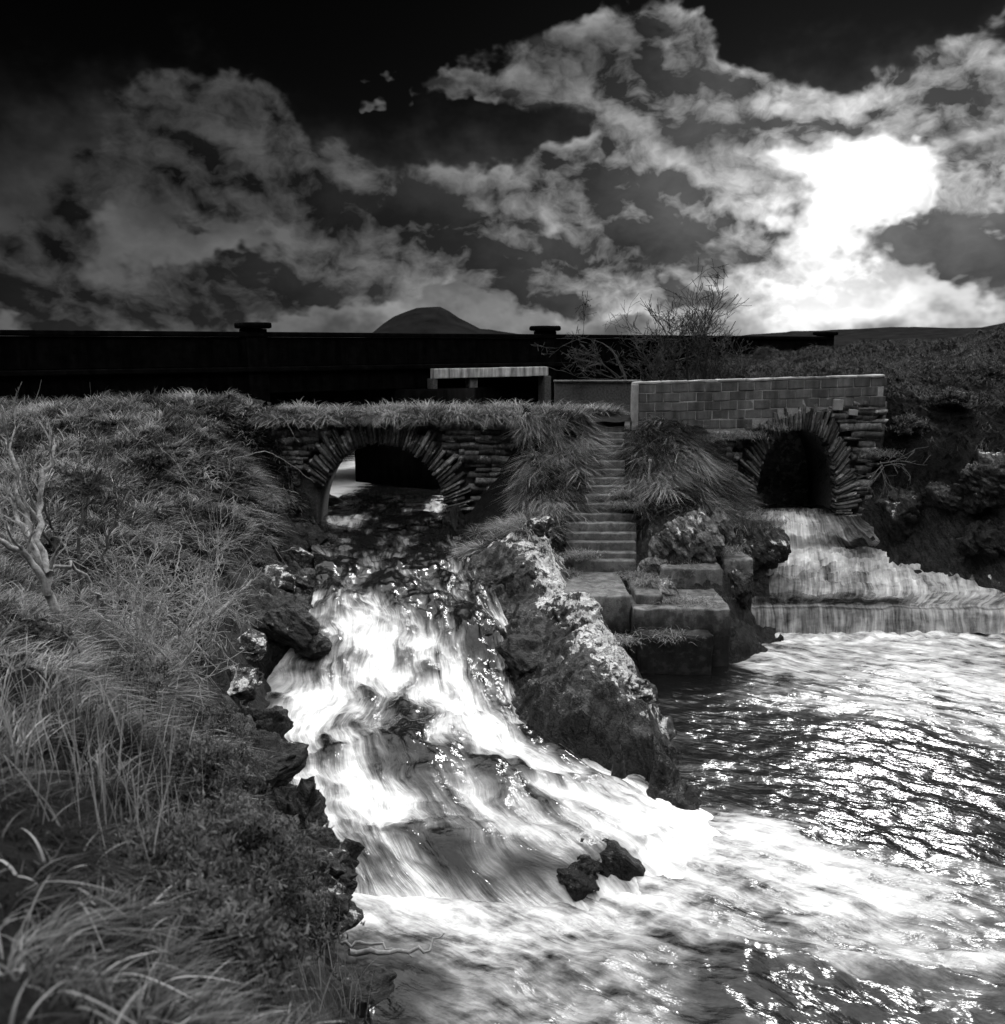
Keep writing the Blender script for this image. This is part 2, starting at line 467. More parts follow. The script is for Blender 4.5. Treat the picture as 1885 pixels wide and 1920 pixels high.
def mat_grass(name, lo, hi, trans=0.35):
    m, g, b, out = new_mat(name)
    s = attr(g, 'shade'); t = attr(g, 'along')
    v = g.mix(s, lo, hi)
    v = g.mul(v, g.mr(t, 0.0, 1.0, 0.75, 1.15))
    c = grey(g, v)
    g.put(b.inputs['Base Color'], c); g.put(b.inputs['Roughness'], 0.6); b.inputs['Specular IOR Level'].default_value = 0.10
    tr = g.n('ShaderNodeBsdfTranslucent'); g.put(tr.inputs[0], c)
    mx = g.n('ShaderNodeMixShader'); g.put(mx.inputs[0], trans)
    g.nt.links.new(b.outputs[0], mx.inputs[1]); g.nt.links.new(tr.outputs[0], mx.inputs[2])
    g.nt.links.new(mx.outputs[0], out.inputs[0])
    return m

def mat_soil(name, lo=0.012, hi=0.05):
    m, g, b, _ = new_mat(name)
    P = geopos(g)
    n = g.noise(P, 9, 6, 0.65); n2 = g.noise(P, 50, 4, 0.7)
    g.put(b.inputs['Base Color'], grey(g, g.mr(g.add(g.mul(n, .6), g.mul(n2, .4)), 0.35, 0.66, lo, hi))); g.put(b.inputs['Roughness'], 0.95)
    b.inputs['Specular IOR Level'].default_value = 0.1
    g.put(b.inputs['Normal'], bump(g, g.add(n, n2), 1.0, 0.05))
    return m

def mat_plain(name, v, rough=0.8, var=0.35, scale=12, spec=0.2):
    m, g, b, _ = new_mat(name)
    n = g.noise(geopos(g), scale, 5, 0.62)
    g.put(b.inputs['Base Color'], grey(g, g.mr(n, 0.3, 0.7, v * (1 - var), v * (1 + var)))); g.put(b.inputs['Roughness'], rough)
    b.inputs['Specular IOR Level'].default_value = spec
    g.put(b.inputs['Normal'], bump(g, n, 0.5, 0.02))
    return m

def mat_water(name, streak=(2.0, 26.0), soft=0.26, dark=0.012, wave=0.5, wscale=9.0, fine=0.5, silky=False, wts=(1.7, 1.0, 0.9, 0.5), lsc=(6.0, 6.0, 6.0), warp=0.14, wrough=0.12):
    """clear dark water and white aerated water; 'foam' says how white (aeration plus painted sky reflection), UV runs along (u) and across (v) the flow"""
    m, g, b, out = new_mat(name)
    uv = g.n('ShaderNodeUVMap').outputs[0]
    P = geopos(g)
    f = attr(g, 'foam')
    w = g.vm('SCALE', g.vm('SUBTRACT', g.noise(uv, 1.3, 2, 0.5, color=True), (.5, .5, .5)), scale=warp)
    uvw = g.vm('ADD', uv, w)
    s1 = g.noise(g.vm('MULTIPLY', uvw, (streak[0], streak[1], 1)), 1.0, 6, 0.62)
    s2 = g.noise(g.vm('MULTIPLY', uvw, (streak[0] * 2.2, streak[1] * 3.2, 1)), 1.0, 4, 0.65)
    lump = g.noise(g.vm('MULTIPLY', P, lsc), 1.0, 5, 0.62)
    if silky:
        c = g.noise(g.vm('MULTIPLY', uvw, (0.4, 2.4, 1)), 1.0, 3, 0.5)
        st = g.add(g.mul(g.m('SUBTRACT', s1, 0.5), wts[0]), g.mul(g.m('SUBTRACT', s2, 0.5), wts[1]), g.mul(g.m('SUBTRACT', c, 0.5), wts[2]), g.mul(g.m('SUBTRACT', lump, 0.5), wts[3]))
        win = g.mr(f, 0.03, 0.45, 0.0, 1.0)
        fo = g.m('ADD', g.m('SUBTRACT', g.mul(f, 1.06), 0.06), g.mul(st, win), clamp=True)
        fo = g.m('POWER', fo, 1.4)
    else:
        st = g.add(g.mul(s1, 0.50), g.mul(s2, 0.20), g.mul(lump, 0.30))
        a = g.add(st, g.m('SUBTRACT', g.mul(f, 0.95), 0.42))
        fo = g.mr(a, 0.5 - soft, 0.5 + soft, smooth=True)
        fo = g.m('MINIMUM', fo, g.mr(f, 0.0, 0.12))
    g.put(b.inputs['Base Color'], grey(g, g.mix(fo, dark, 0.80)))
    g.put(b.inputs['Roughness'], g.mix(fo, wrough, 0.75))
    g.put(b.inputs['IOR'], 1.33)
    hw = g.noise(g.vm('MULTIPLY', uvw, (1.0, 2.2, 1)), wscale, 4, 0.55)
    h = g.mul(g.add(g.mul(hw, wave), g.mul(s1, fine * 0.5), g.mul(s2, fine * 0.2)), g.mr(fo, 0.1, 0.7, 1.0, 0.45))
    g.put(b.inputs['Normal'], bump(g, h, 0.8, 0.05))
    return m

M = {}
M['rock'] = mat_rock('wet_slate', 0.008, 0.075, 0.52)
M['rock_lichen'] = mat_rock('lichened_slate', 0.008, 0.085, 0.74)
M['rock_dark'] = mat_rock('dark_slate', 0.004, 0.05, 0.36)
M['rock_pale'] = mat_rock('weathered_slate', 0.03, 0.26, 0.50, strata=(0.75, -0.1, 0.65))
M['stone'] = mat_stone('rubble_stone', 0.035, 0.20)
M['stone_arch'] = mat_stone('arch_stone', 0.03, 0.17)
M['mortar'] = mat_plain('dark_mortar', 0.07, 0.95, 0.5, 20)
M['block'] = mat_concrete('concrete_block', 0.06, 0.15, 0.5, 0.45)
M['joint'] = mat_plain('mortar_joint', 0.2, 0.9, 0.3, 30)
M['cope'] = mat_concrete('coping_concrete', 0.16, 0.34, 0.3, 0.4)
M['step'] = mat_concrete('old_concrete', 0.06, 0.19, 0.35, 0.45, moss=0.65)
M['quay'] = mat_concrete('quay_concrete', 0.06, 0.2, 0.5, 0.5, moss=0.7, algae_shade=0.85)
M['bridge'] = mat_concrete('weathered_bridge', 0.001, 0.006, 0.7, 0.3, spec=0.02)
M['pale'] = mat_concrete('pale_beam', 0.5, 0.8, 0.75, 0.4)
M['soil'] = mat_soil('peaty_soil', 0.005, 0.022)
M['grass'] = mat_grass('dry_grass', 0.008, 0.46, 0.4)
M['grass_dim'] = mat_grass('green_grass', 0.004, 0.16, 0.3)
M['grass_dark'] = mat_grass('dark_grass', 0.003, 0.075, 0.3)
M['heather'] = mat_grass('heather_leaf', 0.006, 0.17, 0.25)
M['bark'] = mat_plain('pale_bark', 0.24, 0.8, 0.6, 25)
M['twig'] = mat_plain('dark_twig', 0.03, 0.8, 0.5, 30)
M['root'] = mat_plain('root_bark', 0.10, 0.8, 0.5, 25)
M['wood'] = mat_plain('driftwood', 0.22, 0.8, 0.3, 25)
M['mountain'] = mat_plain('far_mountain', 0.010, 1.0, 0.5, 0.012, 0.0)
M['hill'] = mat_plain('moor', 0.012, 1.0, 0.6, 0.8, 0.0)
M['cascade'] = mat_water('cascade_water', (0.5, 5.0), 0.24, 0.006, 1.0, 3.2, 0.6, True, (1.5, 1.1, 1.0, 0.5), (6.0, 6.0, 6.0), 0.28)
M['pool'] = mat_water('pool_water', (0.8, 3.4), 0.22, 0.006, 0.9, 2.4, 0.25, True, (1.5, 1.1, .8, 1.5), (3.0, 5.0, 5.0), 0.35, 0.16)
M['basin'] = mat_water('basin_water', (0.8, 5.0), 0.24, 0.006, 0.8, 4.0, 0.5, True, (1.3, .9, .7, .7), (2.6, 6.0, 6.0), 0.16)
M['upstream'] = mat_water('upstream_water', (0.6, 3.0), 0.2, 0.010, 0.45, 5.0, 0.15)

# ------------------------------------------------------------------ relief from surveyed points
def rbf_fit(pts, smooth=0.0):
    pts = np.asarray(pts, float); n = len(pts)
    xy = pts[:, :2]
    d = np.linalg.norm(xy[:, None] - xy[None], axis=2)
    A = np.zeros((n + 3, n + 3)); A[:n, :n] = d + np.eye(n) * smooth; A[:n, n] = 1; A[:n, n + 1:] = xy
    A[n:, :n] = A[:n, n:].T
    w = np.linalg.solve(A, np.concatenate([pts[:, 2], np.zeros(3)]))
    def ev(q):
        q = np.asarray(q, float); out = np.empty(len(q))
        for s in range(0, len(q), 20000):
            qq = q[s:s + 20000]
            dd = np.linalg.norm(qq[:, None] - xy[None], axis=2)
            out[s:s + 20000] = dd @ w[:n] + w[n] + qq @ w[n + 1:]
        return out
    return ev
class Relief:
    """a height field over a rectangle with rock roughness where 'rocky' says so"""
    def __init__(s, pts, x0, x1, y0, y1, step, rocky, seed=0, amp=0.16, soft_amp=0.10):
        s.x0, s.y0, s.step = x0, y0, step
        s.nx = int((x1 - x0) / step) + 1; s.ny = int((y1 - y0) / step) + 1
        X, Y = np.meshgrid(x0 + np.arange(s.nx) * step, y0 + np.arange(s.ny) * step, indexing='ij')
        q = np.stack([X.ravel(), Y.ravel()], 1)
        base = rbf_fit(pts, 0.01)(q)
        rk = rocky(q[:, 0], q[:, 1], base)
        p3 = np.stack([q[:, 0], q[:, 1], base * 1.0 + seed * 9], 1)
        sd = p3 @ np.array((0.62, -0.45, 0.64))
        ps = p3 + np.outer(sd, (0.62, -0.45, 0.64)) * 1.6
        pw = p3 + np.stack([fbm(p3 * 1.5 + 3, 3), fbm(p3 * 1.5 + 23, 3), fbm(p3 * 1.5 + 43, 3)], 1) * 0.25
        pa = np.stack([(pw[:, 0] * .83 + pw[:, 1] * .55) * 1.0, (-pw[:, 0] * .55 + pw[:, 1] * .83) * 2.1, pw[:, 2] * 1.2], 1)
        n_r = facet(pa * 1.25, seed) * amp * 1.1 + facet(pa * 3.3, seed + 5) * amp * .5 + fbm(ps * 2.6, 4, 2.1, 0.6, True) * amp * .35 + fbm(p3 * 0.8 + 40, 3) * amp
        n_s = fbm(p3 * 0.9 + 70, 3) * soft_amp + np.abs(fbm(p3 * 2.0 + 90, 2)) * soft_amp * 1.2
        s.z = (base + n_r * rk + n_s * (1 - rk)).reshape(s.nx, s.ny)
        s.rk = rk.reshape(s.nx, s.ny); s.lich = np.zeros(s.nx * s.ny)
        s.verts = np.stack([X.ravel(), Y.ravel(), s.z.ravel()], 1)
    def bil(s, A, x, y):
        fx = np.clip((np.asarray(x) - s.x0) / s.step, 0, s.nx - 1.001); fy = np.clip((np.asarray(y) - s.y0) / s.step, 0, s.ny - 1.001)
        i = fx.astype(int); j = fy.astype(int); a = fx - i; b = fy - j
        return A[i, j] * (1 - a) * (1 - b) + A[i + 1, j] * a * (1 - b) + A[i, j + 1] * (1 - a) * b + A[i + 1, j + 1] * a * b
    def at(s, x, y): return s.bil(s.z, x, y)
    def grad(s, x, y, e=0.2):
        return (s.at(x + e, y) - s.at(x - e, y)) / (2 * e), (s.at(x, y + e) - s.at(x, y - e)) / (2 * e)
    def obj(s, name, mats, keep=None):
        F = grid_faces(s.nx, s.ny)
        if keep is not None:
            c = s.verts[F].mean(1); F = F[keep(c)]
        me = mesh_np(name, s.verts, [F], {'rk': s.rk.ravel(), 'lich': s.lich})
        mi = (s.rk.ravel()[F[:, 0]] > 0.5).astype(np.int32)
        for mm in mats: me.materials.append(mm)
        me.polygons.foreach_set('material_index', mi)
        return link(name, me)

def blades(name, base, head, length, width, lean, droop, shade, mat, segs=3, side=None, upv=None):
    """many grass blades as one mesh. head: (n,2) compass the blade leans to"""
    n = len(base); base = np.asarray(base, float)
    hd = np.concatenate([head, np.zeros((n, 1))], 1)
    sd = np.stack([-head[:, 1], head[:, 0], np.zeros(n)], 1)
    if side is None: side = rng.uniform(-0.9, 0.9, n)
    sd = sd * np.cos(side)[:, None] + hd * np.sin(side)[:, None]
    up = np.array((0, 0, 1.0))
    ts = np.linspace(0, 1, segs + 1); V = np.empty((n, 2 * segs + 1, 3)); al = np.empty((n, 2 * segs + 1))
    for k, t in enumerate(ts):
        rise = t * (1 - lean * 0.45) - droop * t ** 2 * 0.85
        outw = lean * t + droop * t ** 2 * 0.75
        c = base + up * (length * rise)[:, None] + hd * (length * outw)[:, None]
        if k < segs:
            w = width * (1 - 0.75 * t ** 1.5) * 0.5
            V[:, 2 * k] = c - sd * w[:, None]; V[:, 2 * k + 1] = c + sd * w[:, None]; al[:, 2 * k:2 * k + 2] = t
        else:
            V[:, 2 * k] = c; al[:, 2 * k] = 1
    m = 2 * segs + 1
    off = np.arange(n)[:, None] * m
    Q = np.concatenate([off + np.array((2 * k, 2 * k + 1, 2 * k + 3, 2 * k + 2)) for k in range(segs - 1)]) if segs > 1 else np.zeros((0, 4), int)
    T = off + np.array((2 * segs - 2, 2 * segs - 1, 2 * segs))
    me = mesh_np(name, V.reshape(-1, 3), [Q, T], {'shade': np.repeat(shade, m), 'along': al.ravel()})
    return link(name, me, mat)

def grass_on(name, rel, n, x0, x1, y0, y1, dens, L, W, mat, lean=0.5, droop=0.7, flow=0.8, segs=3, seed=1, comb=(0, -0.25), shade_bias=0.0, zoff=-0.02, extra=None):
    rg = np.random.default_rng(seed)
    x = rg.uniform(x0, x1, n); y = rg.uniform(y0, y1, n)
    # tufts: pull each blade toward a jittered tuft centre
    tc = 0.22
    cx = (np.floor(x / tc) + 0.5 + 0.35 * pnoise(np.stack([np.floor(x / tc) * 3.3, np.floor(y / tc) * 2.7, x * 0 + 5], 1))) * tc
    cy = (np.floor(y / tc) + 0.5 + 0.35 * pnoise(np.stack([np.floor(x / tc) * 2.1, np.floor(y / tc) * 3.9, x * 0 + 9], 1))) * tc
    pull = rg.uniform(0.0, 0.75, n)
    x = x + (cx - x) * pull; y = y + (cy - y) * pull
    d = dens(x, y)
    k = rg.uniform(0, 1, n) < d
    x, y = x[k], y[k]; n = len(x)
    z = rel.at(x, y) + zoff
    gx, gy = rel.grad(x, y)
    cl = np.stack([x, y, z], 1)
    big = fbm(cl * np.array((1.1, 1.1, 1.1)), 3); sm = pnoise(np.stack([np.round(x / tc), np.round(y / tc), x * 0], 1) * 1.7 + 3)
    th = sm * 7.0 + fbm(cl * 0.9 + 33, 2) * 3.5 + rg.normal(size=n) * 0.6
    h = np.stack([np.cos(th) * 0.9 - gx * flow + comb[0], np.sin(th) * 0.9 - gy * flow + comb[1]], 1) + rg.normal(size=(n, 2)) * 0.25
    h /= np.linalg.norm(h, axis=1)[:, None] + 1e-6
    ln = L * rg.uniform(0.45, 1.2, n) * (1 + 0.55 * sm + 0.35 * big)
    ln = np.clip(ln, L * 0.2, L * 2.0)
    slope = np.clip(np.hypot(gx, gy), 0, 2)
    lea = np.clip(lean * rg.uniform(0.3, 1.4, n) + slope * 0.16, 0, 1.2)
    dro = np.clip(droop * rg.uniform(0.4, 1.4, n) + slope * 0.22, 0, 1.7)
    sh = np.clip(0.40 + 0.8 * big + 0.6 * sm + rg.normal(size=n) * 0.22 + shade_bias, 0, 1) ** 2.3
    return blades(name, np.stack([x, y, z], 1), h, ln, W * rg.uniform(0.6, 1.3, n), lea, dro, sh, mat, segs)

def ico(sub):
    import bmesh
    bm = bmesh.new(); bmesh.ops.create_icosphere(bm, subdivisions=sub, radius=1)
    bm.verts.index_update()
    v = np.array([q.co for q in bm.verts]); f = np.array([[q.index for q in p.verts] for p in bm.faces]); bm.free()
    return v, f
ICO = {4: ico(4), 5: ico(5), 6: ico(6), 3: ico(3)}
def rock(name, loc, size, label, mat, seed=0, sub=5, rot=0.0, tilt=(0, 0), rough=0.16, cuts=9, lich=0.0, group=None, lich_at=None):
    v, f = ICO[sub]; v = v.copy()
    rg = np.random.default_rng(seed + 100)
    for _ in range(cuts + 8):                               # broken flat faces
        nrm = rg.normal(size=3); nrm /= np.linalg.norm(nrm)
        h = rg.uniform(0.48, 0.85); d = v @ nrm - h
        k = d > 0; v[k] -= np.outer(d[k], nrm) * 0.98
    p = v * np.array(size)
    s = seed * 7.7
    ax = np.array((0.55, -0.35, 0.76)); sdv = p @ ax
    ps = p + np.outer(sdv, ax) * 3.0
    nn = v / (np.linalg.norm(v, axis=1)[:, None])
    m = float(np.mean(size))
    pw = p + np.stack([fbm(p * 2 + s + 3, 3), fbm(p * 2 + s + 23, 3), fbm(p * 2 + s + 43, 3)], 1) * 0.12
    pa = pw + np.outer(pw @ ax, ax) * 1.6
    disp = fbm(p / m * 1.3 + s, 3) * rough * 0.5 + facet(pa * 2.0 / m ** .5 + s, seed) * rough * 0.85 + facet(pa * 5.0 + s, seed + 7) * rough * .33 + fbm(ps * 7 + s, 3, 2.1, 0.6) * rough * 0.2
    p = p + nn * (disp * m)[:, None]
    # ledges along the strata
    sl = (p @ ax) * 7.5 + fbm(p / m * 1.2 + s + 9, 3) * 1.6
    p = p + nn * ((np.clip(np.abs(sl - np.floor(sl) - 0.5) * 3 - 0.5, -.4, .6)) * rough * 0.22 * m)[:, None]
    ca, sa = math.cos(rot), math.sin(rot)
    Rz = np.array(((ca, -sa, 0), (sa, ca, 0), (0, 0, 1)))
    tx, ty = tilt
    Rx = np.array(((1, 0, 0), (0, math.cos(tx), -math.sin(tx)), (0, math.sin(tx), math.cos(tx))))
    Ry = np.array(((math.cos(ty), 0, math.sin(ty)), (0, 1, 0), (-math.sin(ty), 0, math.cos(ty))))
    p = p @ (Rz @ Ry @ Rx).T
    la = np.full(len(p), float(lich))
    if lich_at is not None:
        la += lich_at(p + np.array(loc))
    me = mesh_np(name, p, [f], {'lich': la}, smooth=False)
    o = link(name, me, mat); o.location = loc
    return tag(o, label, 'rock', group)

# ------------------------------------------------------------------ the land
YW = 20.0                                  # front face of the old stone walls
def pts(lst): return [PY(*q) for q in lst]

# far ground to the horizon
hx = [-9000, -400, -60, 60, 400, 9000]
gr = mesh_np('ground', [(-9000, -60, -1.2), (9000, -60, -1.2), (9000, 16000, -1.2), (-9000, 16000, -1.2)], [np.array([[0, 1, 2, 3]])])
tag(link('ground', gr, M['hill']), 'dark moorland ground reaching to the horizon', kind='structure')

# left bank
lb = pts([
    (-250, 765, 20), (0, 762, 20), (150, 762, 20), (300, 758, 20), (430, 762, 20), (520, 772, 20.2), (560, 790, 20.1),
    (-250, 860, 15.5), (0, 850, 15.5), (120, 855, 15.8), (250, 850, 16.5), (360, 850, 17.2), (450, 865, 17.8), (490, 900, 18.2), (500, 945, 18.7), (530, 1000, 19.2), (560, 960, 19.9), (540, 880, 19.9),
    (-250, 1000, 10.5), (0, 1000, 10.5), (130, 1000, 11.8), (250, 1000, 13.2), (360, 990, 14.8), (450, 1000, 16.2), (510, 1030, 17.0), (540, 1060, 17.4),
    (-250, 1150, 7.2), (0, 1150, 7.4), (120, 1160, 8.4), (250, 1160, 10.2), (350, 1150, 11.8), (440, 1120, 14), (510, 1105, 15.4), (560, 1110, 15.8),
    (0, 1270, 5.6), (130, 1280, 6.2), (250, 1300, 7.4), (340, 1290, 9.2), (410, 1260, 11.0), (470, 1220, 12.6),
    (-150, 1420, 4.3), (0, 1420, 4.4), (150, 1430, 4.8), (290, 1440, 5.6), (380, 1430, 7.2), (450, 1420, 9.0),
    (0, 1650, 2.9), (200, 1650, 3.3), (350, 1620, 4.2), (450, 1600, 5.6), (530, 1600, 7.2),
    (-100, 1930, 1.9), (150, 1930, 2.1), (330, 1910, 2.7), (470, 1880, 3.7), (560, 1850, 4.9), (600, 1820, 6.0),
])
lb += [(-0.3, 0.3, 3.7), (-2.5, 0.3, 3.95), (-6, 0.5, 4.1), (1.0, 1.0, 3.3), (0.6, 2.6, 2.2), (0.6, 4.0, 0.8), (-0.6, 4.4, 1.0), (2.5, 0.5, 2.5), (2.4, 2.2, 1.2)]
# water line and bed of the left edge
for q in [(575, 1035, 1.35), (598, 1115, 1.28), (545, 1215, .85), (502, 1290, .50), (488, 1400, .42), (530, 1480, .36), (590, 1570, .2), (622, 1690, -.03), (640, 1780, -.06), (618, 1920, -.06)]:
    a = PZ(*q); lb.append(a); lb.append(a + np.array((0.55, 0, -0.55)))
lb += [(0.5, 5.0, -0.5), (0, 7, -.6), (0, 9, -.6), (-1.2, 11, -.4), (-1.6, 14, .5), (-2.6, 17, .9), (-2.6, 19.5, 1.0), (-4.0, 19.9, 1.15), (-3.95, 19.0, 1.1), (-3.85, 18.2, 1.1), (-3.6, 17.2, 1.1), (-16, 20, 4.0), (-18, 10, 4.2), (-18, 3, 4.4), (-9, 3, 4.3), (-12, 22.5, 3.9), (-6, 22.5, 3.9), (-4.9, 22.5, 3.8), (-4.7, 21, 3.6)]
def rocky_left(x, y, z):
    # distance above the water edge along the gorge
    xe = np.interp(y, [4, 6.5, 8.2, 9.2, 10.3, 11.2, 12.5, 13.5, 15, 17, 19.5], [-0.9, -1.5, -1.7, -2.1, -2.6, -3.0, -3.35, -3.2, -3.2, -3.5, -4.0])
    wob = fbm(np.stack([x * 1.2, y * 1.2, x * 0], 1), 3) * 0.5
    wide = np.interp(y, [4, 7, 9, 12, 15, 18, 20], [0.45, 0.8, 1.25, 1.7, 1.3, .8, .35])
    return sst(x + wob, xe - wide - .12, xe - wide + .12) * sst(y, 3.6, 4.4)
LEFT = Relief(lb, -18, 1.6, 0.3, 22.6, 0.065, rocky_left, 1, 0.20, 0.20)
LEFT.lich = np.where(LEFT.verts[:, 0] > np.interp(LEFT.verts[:, 1], [4, 6.5, 8.2, 9.2, 10.3, 11.2, 12.5, 13.5, 15, 17, 19.5], [-0.9, -1.5, -1.7, -2.1, -2.6, -3.0, -3.35, -3.2, -3.2, -3.5, -4.0]) - .35, -.2, 0.0)
tag(LEFT.obj('river_bank', [M['soil'], M['rock_dark']], keep=lambda c: ~((c[:, 1] > 19.95) & (c[:, 0] > -5.4))),
    'steep grassy left bank with dark wet rock along the cascade', kind='structure')

# rocky tongue with the stair slope, between cascade and pool
mb = pts([
    (985, 765, 20.0), (1050, 770, 20.0), (1105, 775, 20.1), (1165, 775, 20.4), (1230, 800, 19.9), (1300, 815, 19.85), (1340, 900, 19.8), (1385, 930, 19.75),
    (1000, 850, 19.3), (1060, 850, 19.3), (1100, 855, 19.3), (1010, 900, 19.5), (985, 960, 19.5), (880, 1005, 19.4), (1010, 920, 18.7), (1080, 920, 18.6), (940, 985, 18.9), (1000, 985, 18.0), (1060, 985, 17.7),
    (1200, 830, 19.4), (1250, 850, 19.1), (1295, 870, 19.2), (1210, 920, 18.3), (1270, 930, 18.2), (1330, 950, 18.7), (1390, 960, 19.2),
    (1215, 1000, 17.4), (1290, 1000, 17.4), (1350, 1010, 17.6), (1420, 1000, 18.3), (1460, 1010, 18.3), (1230, 1085, 16.5), (1300, 1085, 16.5), (1360, 1080, 16.6),
    # ridge crest
    (900, 1030, 17.6), (960, 1005, 17.3), (1020, 1020, 16.6), (1040, 1060, 15.9), (1090, 1130, 14.4), (1130, 1160, 13.7), (1170, 1225, 12.7), (1195, 1300, 11.7), (1215, 1370, 10.9), (1240, 1430, 10.45),
    # its face over the cascade
    (930, 1080, 15.9), (1000, 1130, 14.6), (960, 1170, 14.1), (1030, 1200, 13.4), (1010, 1290, 12.1), (1100, 1290, 11.7), (1080, 1370, 11.0), (1160, 1390, 10.6),
])
for q in [(870, 1010, 1.55), (880, 1070, 1.40), (900, 1130, 1.15), (935, 1230, .72), (950, 1330, .42), (1020, 1400, .30), (1110, 1425, .20), (1200, 1455, .05), (1268, 1475, -.05)]:
    a = PZ(*q); mb.append(a); mb.append(a + np.array((-0.5, -0.15, -0.4)))
for q in [(1200, 1240, 0), (1190, 1275, 0), (1215, 1330, 0), (1240, 1390, 0), (1270, 1450, 0)]:
    a = PZ(*q); mb.append(a + np.array((0, 0, -.03))); mb.append(a + np.array((0.45, 0.1, -0.35)))
mb += [(1.25, 16.0, 1.05), (2.5, 16.0, 1.05), (1.3, 15.2, .85), (2.5, 15.3, .75), (3.9, 15.5, .55), (4.4, 16.4, .4), (4.8, 15.0, -.6), (4.9, 17.2, .1), (5.6, 18.4, .8), (3.2, 14.4, -.6), (2.6, 9.6, -.6), (0.5, 9.4, -.5), (-1.4, 12, -.4), (-1.4, 19.6, 1.0), (-1.0, 18, 1.1)]
ST_Y0, ST_Y1, ST_Z0, ST_Z1 = 16.9, 20.3, 1.16, 3.93
for k in range(6):
    t = k / 5; yy = ST_Y0 + (ST_Y1 - ST_Y0) * t; zz = ST_Z0 + (ST_Z1 - ST_Z0) * t - 0.18
    for xx in (1.35, 2.0, 2.6): mb.append((xx + 0.12 * t, yy, zz))
def rocky_mid(x, y, z):
    wob = fbm(np.stack([x * 1.3, y * 1.3, x * 0 + 4], 1), 3) * 0.5
    front = 1 - sst(y + wob - 0.25 * x, 16.9, 17.3)
    r2 = sst(x + wob, 2.75, 2.95) * (1 - sst(y + wob, 17.5, 17.9))
    return np.maximum(front, r2)
MID = Relief(mb, -1.7, 5.35, 9.2, 20.05, 0.036, rocky_mid, 2, 0.17, 0.10)
CREST = np.array([PY(*q)[:2] for q in [(960, 1005, 17.3), (1020, 1030, 16.6), (1040, 1070, 15.9), (1090, 1130, 14.4), (1130, 1165, 13.7), (1165, 1225, 12.7), (1180, 1290, 11.9)]])
def lich_crest(p):
    d = np.full(len(p), 9.0)
    for a, b in zip(CREST[:-1], CREST[1:]):
        t = np.clip(((p[:, :2] - a) @ (b - a)) / ((b - a) @ (b - a)), 0, 1)
        d = np.minimum(d, np.linalg.norm(p[:, :2] - a - t[:, None] * (b - a), axis=1))
    return -.16 + .36 * np.exp(-(d / .6) ** 2)
MID.lich = lich_crest(MID.verts)
tag(MID.obj('rocky_tongue', [M['soil'], M['rock_lichen']]), 'lichened rock tongue and grass slope between the cascade and the pool', kind='structure')

# right bank
rb = pts([
    (1650, 960, 19.7), (1665, 800, 20.2), (1660, 745, 20.6), (1700, 720, 22), (1790, 700, 23.5), (1885, 660, 26), (2050, 600, 30),
    (1700, 780, 20.3), (1745, 750, 20.9), (1700, 860, 19.6), (1790, 800, 20.2), (1790, 870, 19.3), (1885, 790, 19.9), (1885, 870, 18.9), (2050, 800, 19), (2050, 700, 22),
    (1690, 900, 19.6), (1720, 950, 19.1), (1800, 940, 18.7), (1885, 940, 18.3), (2050, 950, 17.8),
    (1660, 1010, 19.4), (1720, 1030, 18.9), (1800, 1040, 18.5), (1885, 1050, 18.1), (2050, 1060, 17.5),
    (1600, 690, 24), (1660, 670, 30), (1800, 640, 33), (1700, 690, 27),
])
rb += [(7.6, 19.9, .9), (7.6, 19.3, .5), (6.9, 19.0, .4), (7.5, 18.4, .1), (8.5, 17.8, 0), (10, 17.2, -.1), (13, 16.5, -.2), (22, 16, 1.0), (22, 22, 6), (22, 33, 7.5), (7.5, 33, 4.8), (7.0, 24, 4.3), (7.0, 21, 3.9)]
def rocky_right(x, y, z):
    wob = fbm(np.stack([x * 1.1, y * 1.1, x * 0 + 8], 1), 3) * 0.6
    return np.maximum(1 - sst(z + wob, 2.2, 2.6), sst(x + wob - 0.3 * y, 5.0, 5.4) * (1 - sst(z + wob, 3.9, 4.3)))
RIGHT = Relief(rb, 7.6, 22, 15.8, 33, 0.09, rocky_right, 3, 0.24, 0.30)
tag(RIGHT.obj('river_bank', [M['soil'], M['rock_dark']], keep=lambda c: ~((c[:, 0] < 8.3) & (c[:, 1] > 20.0) & (c[:, 1] < 22.6))),
    'dark overgrown right bank with rock above the upper basin', kind='structure')

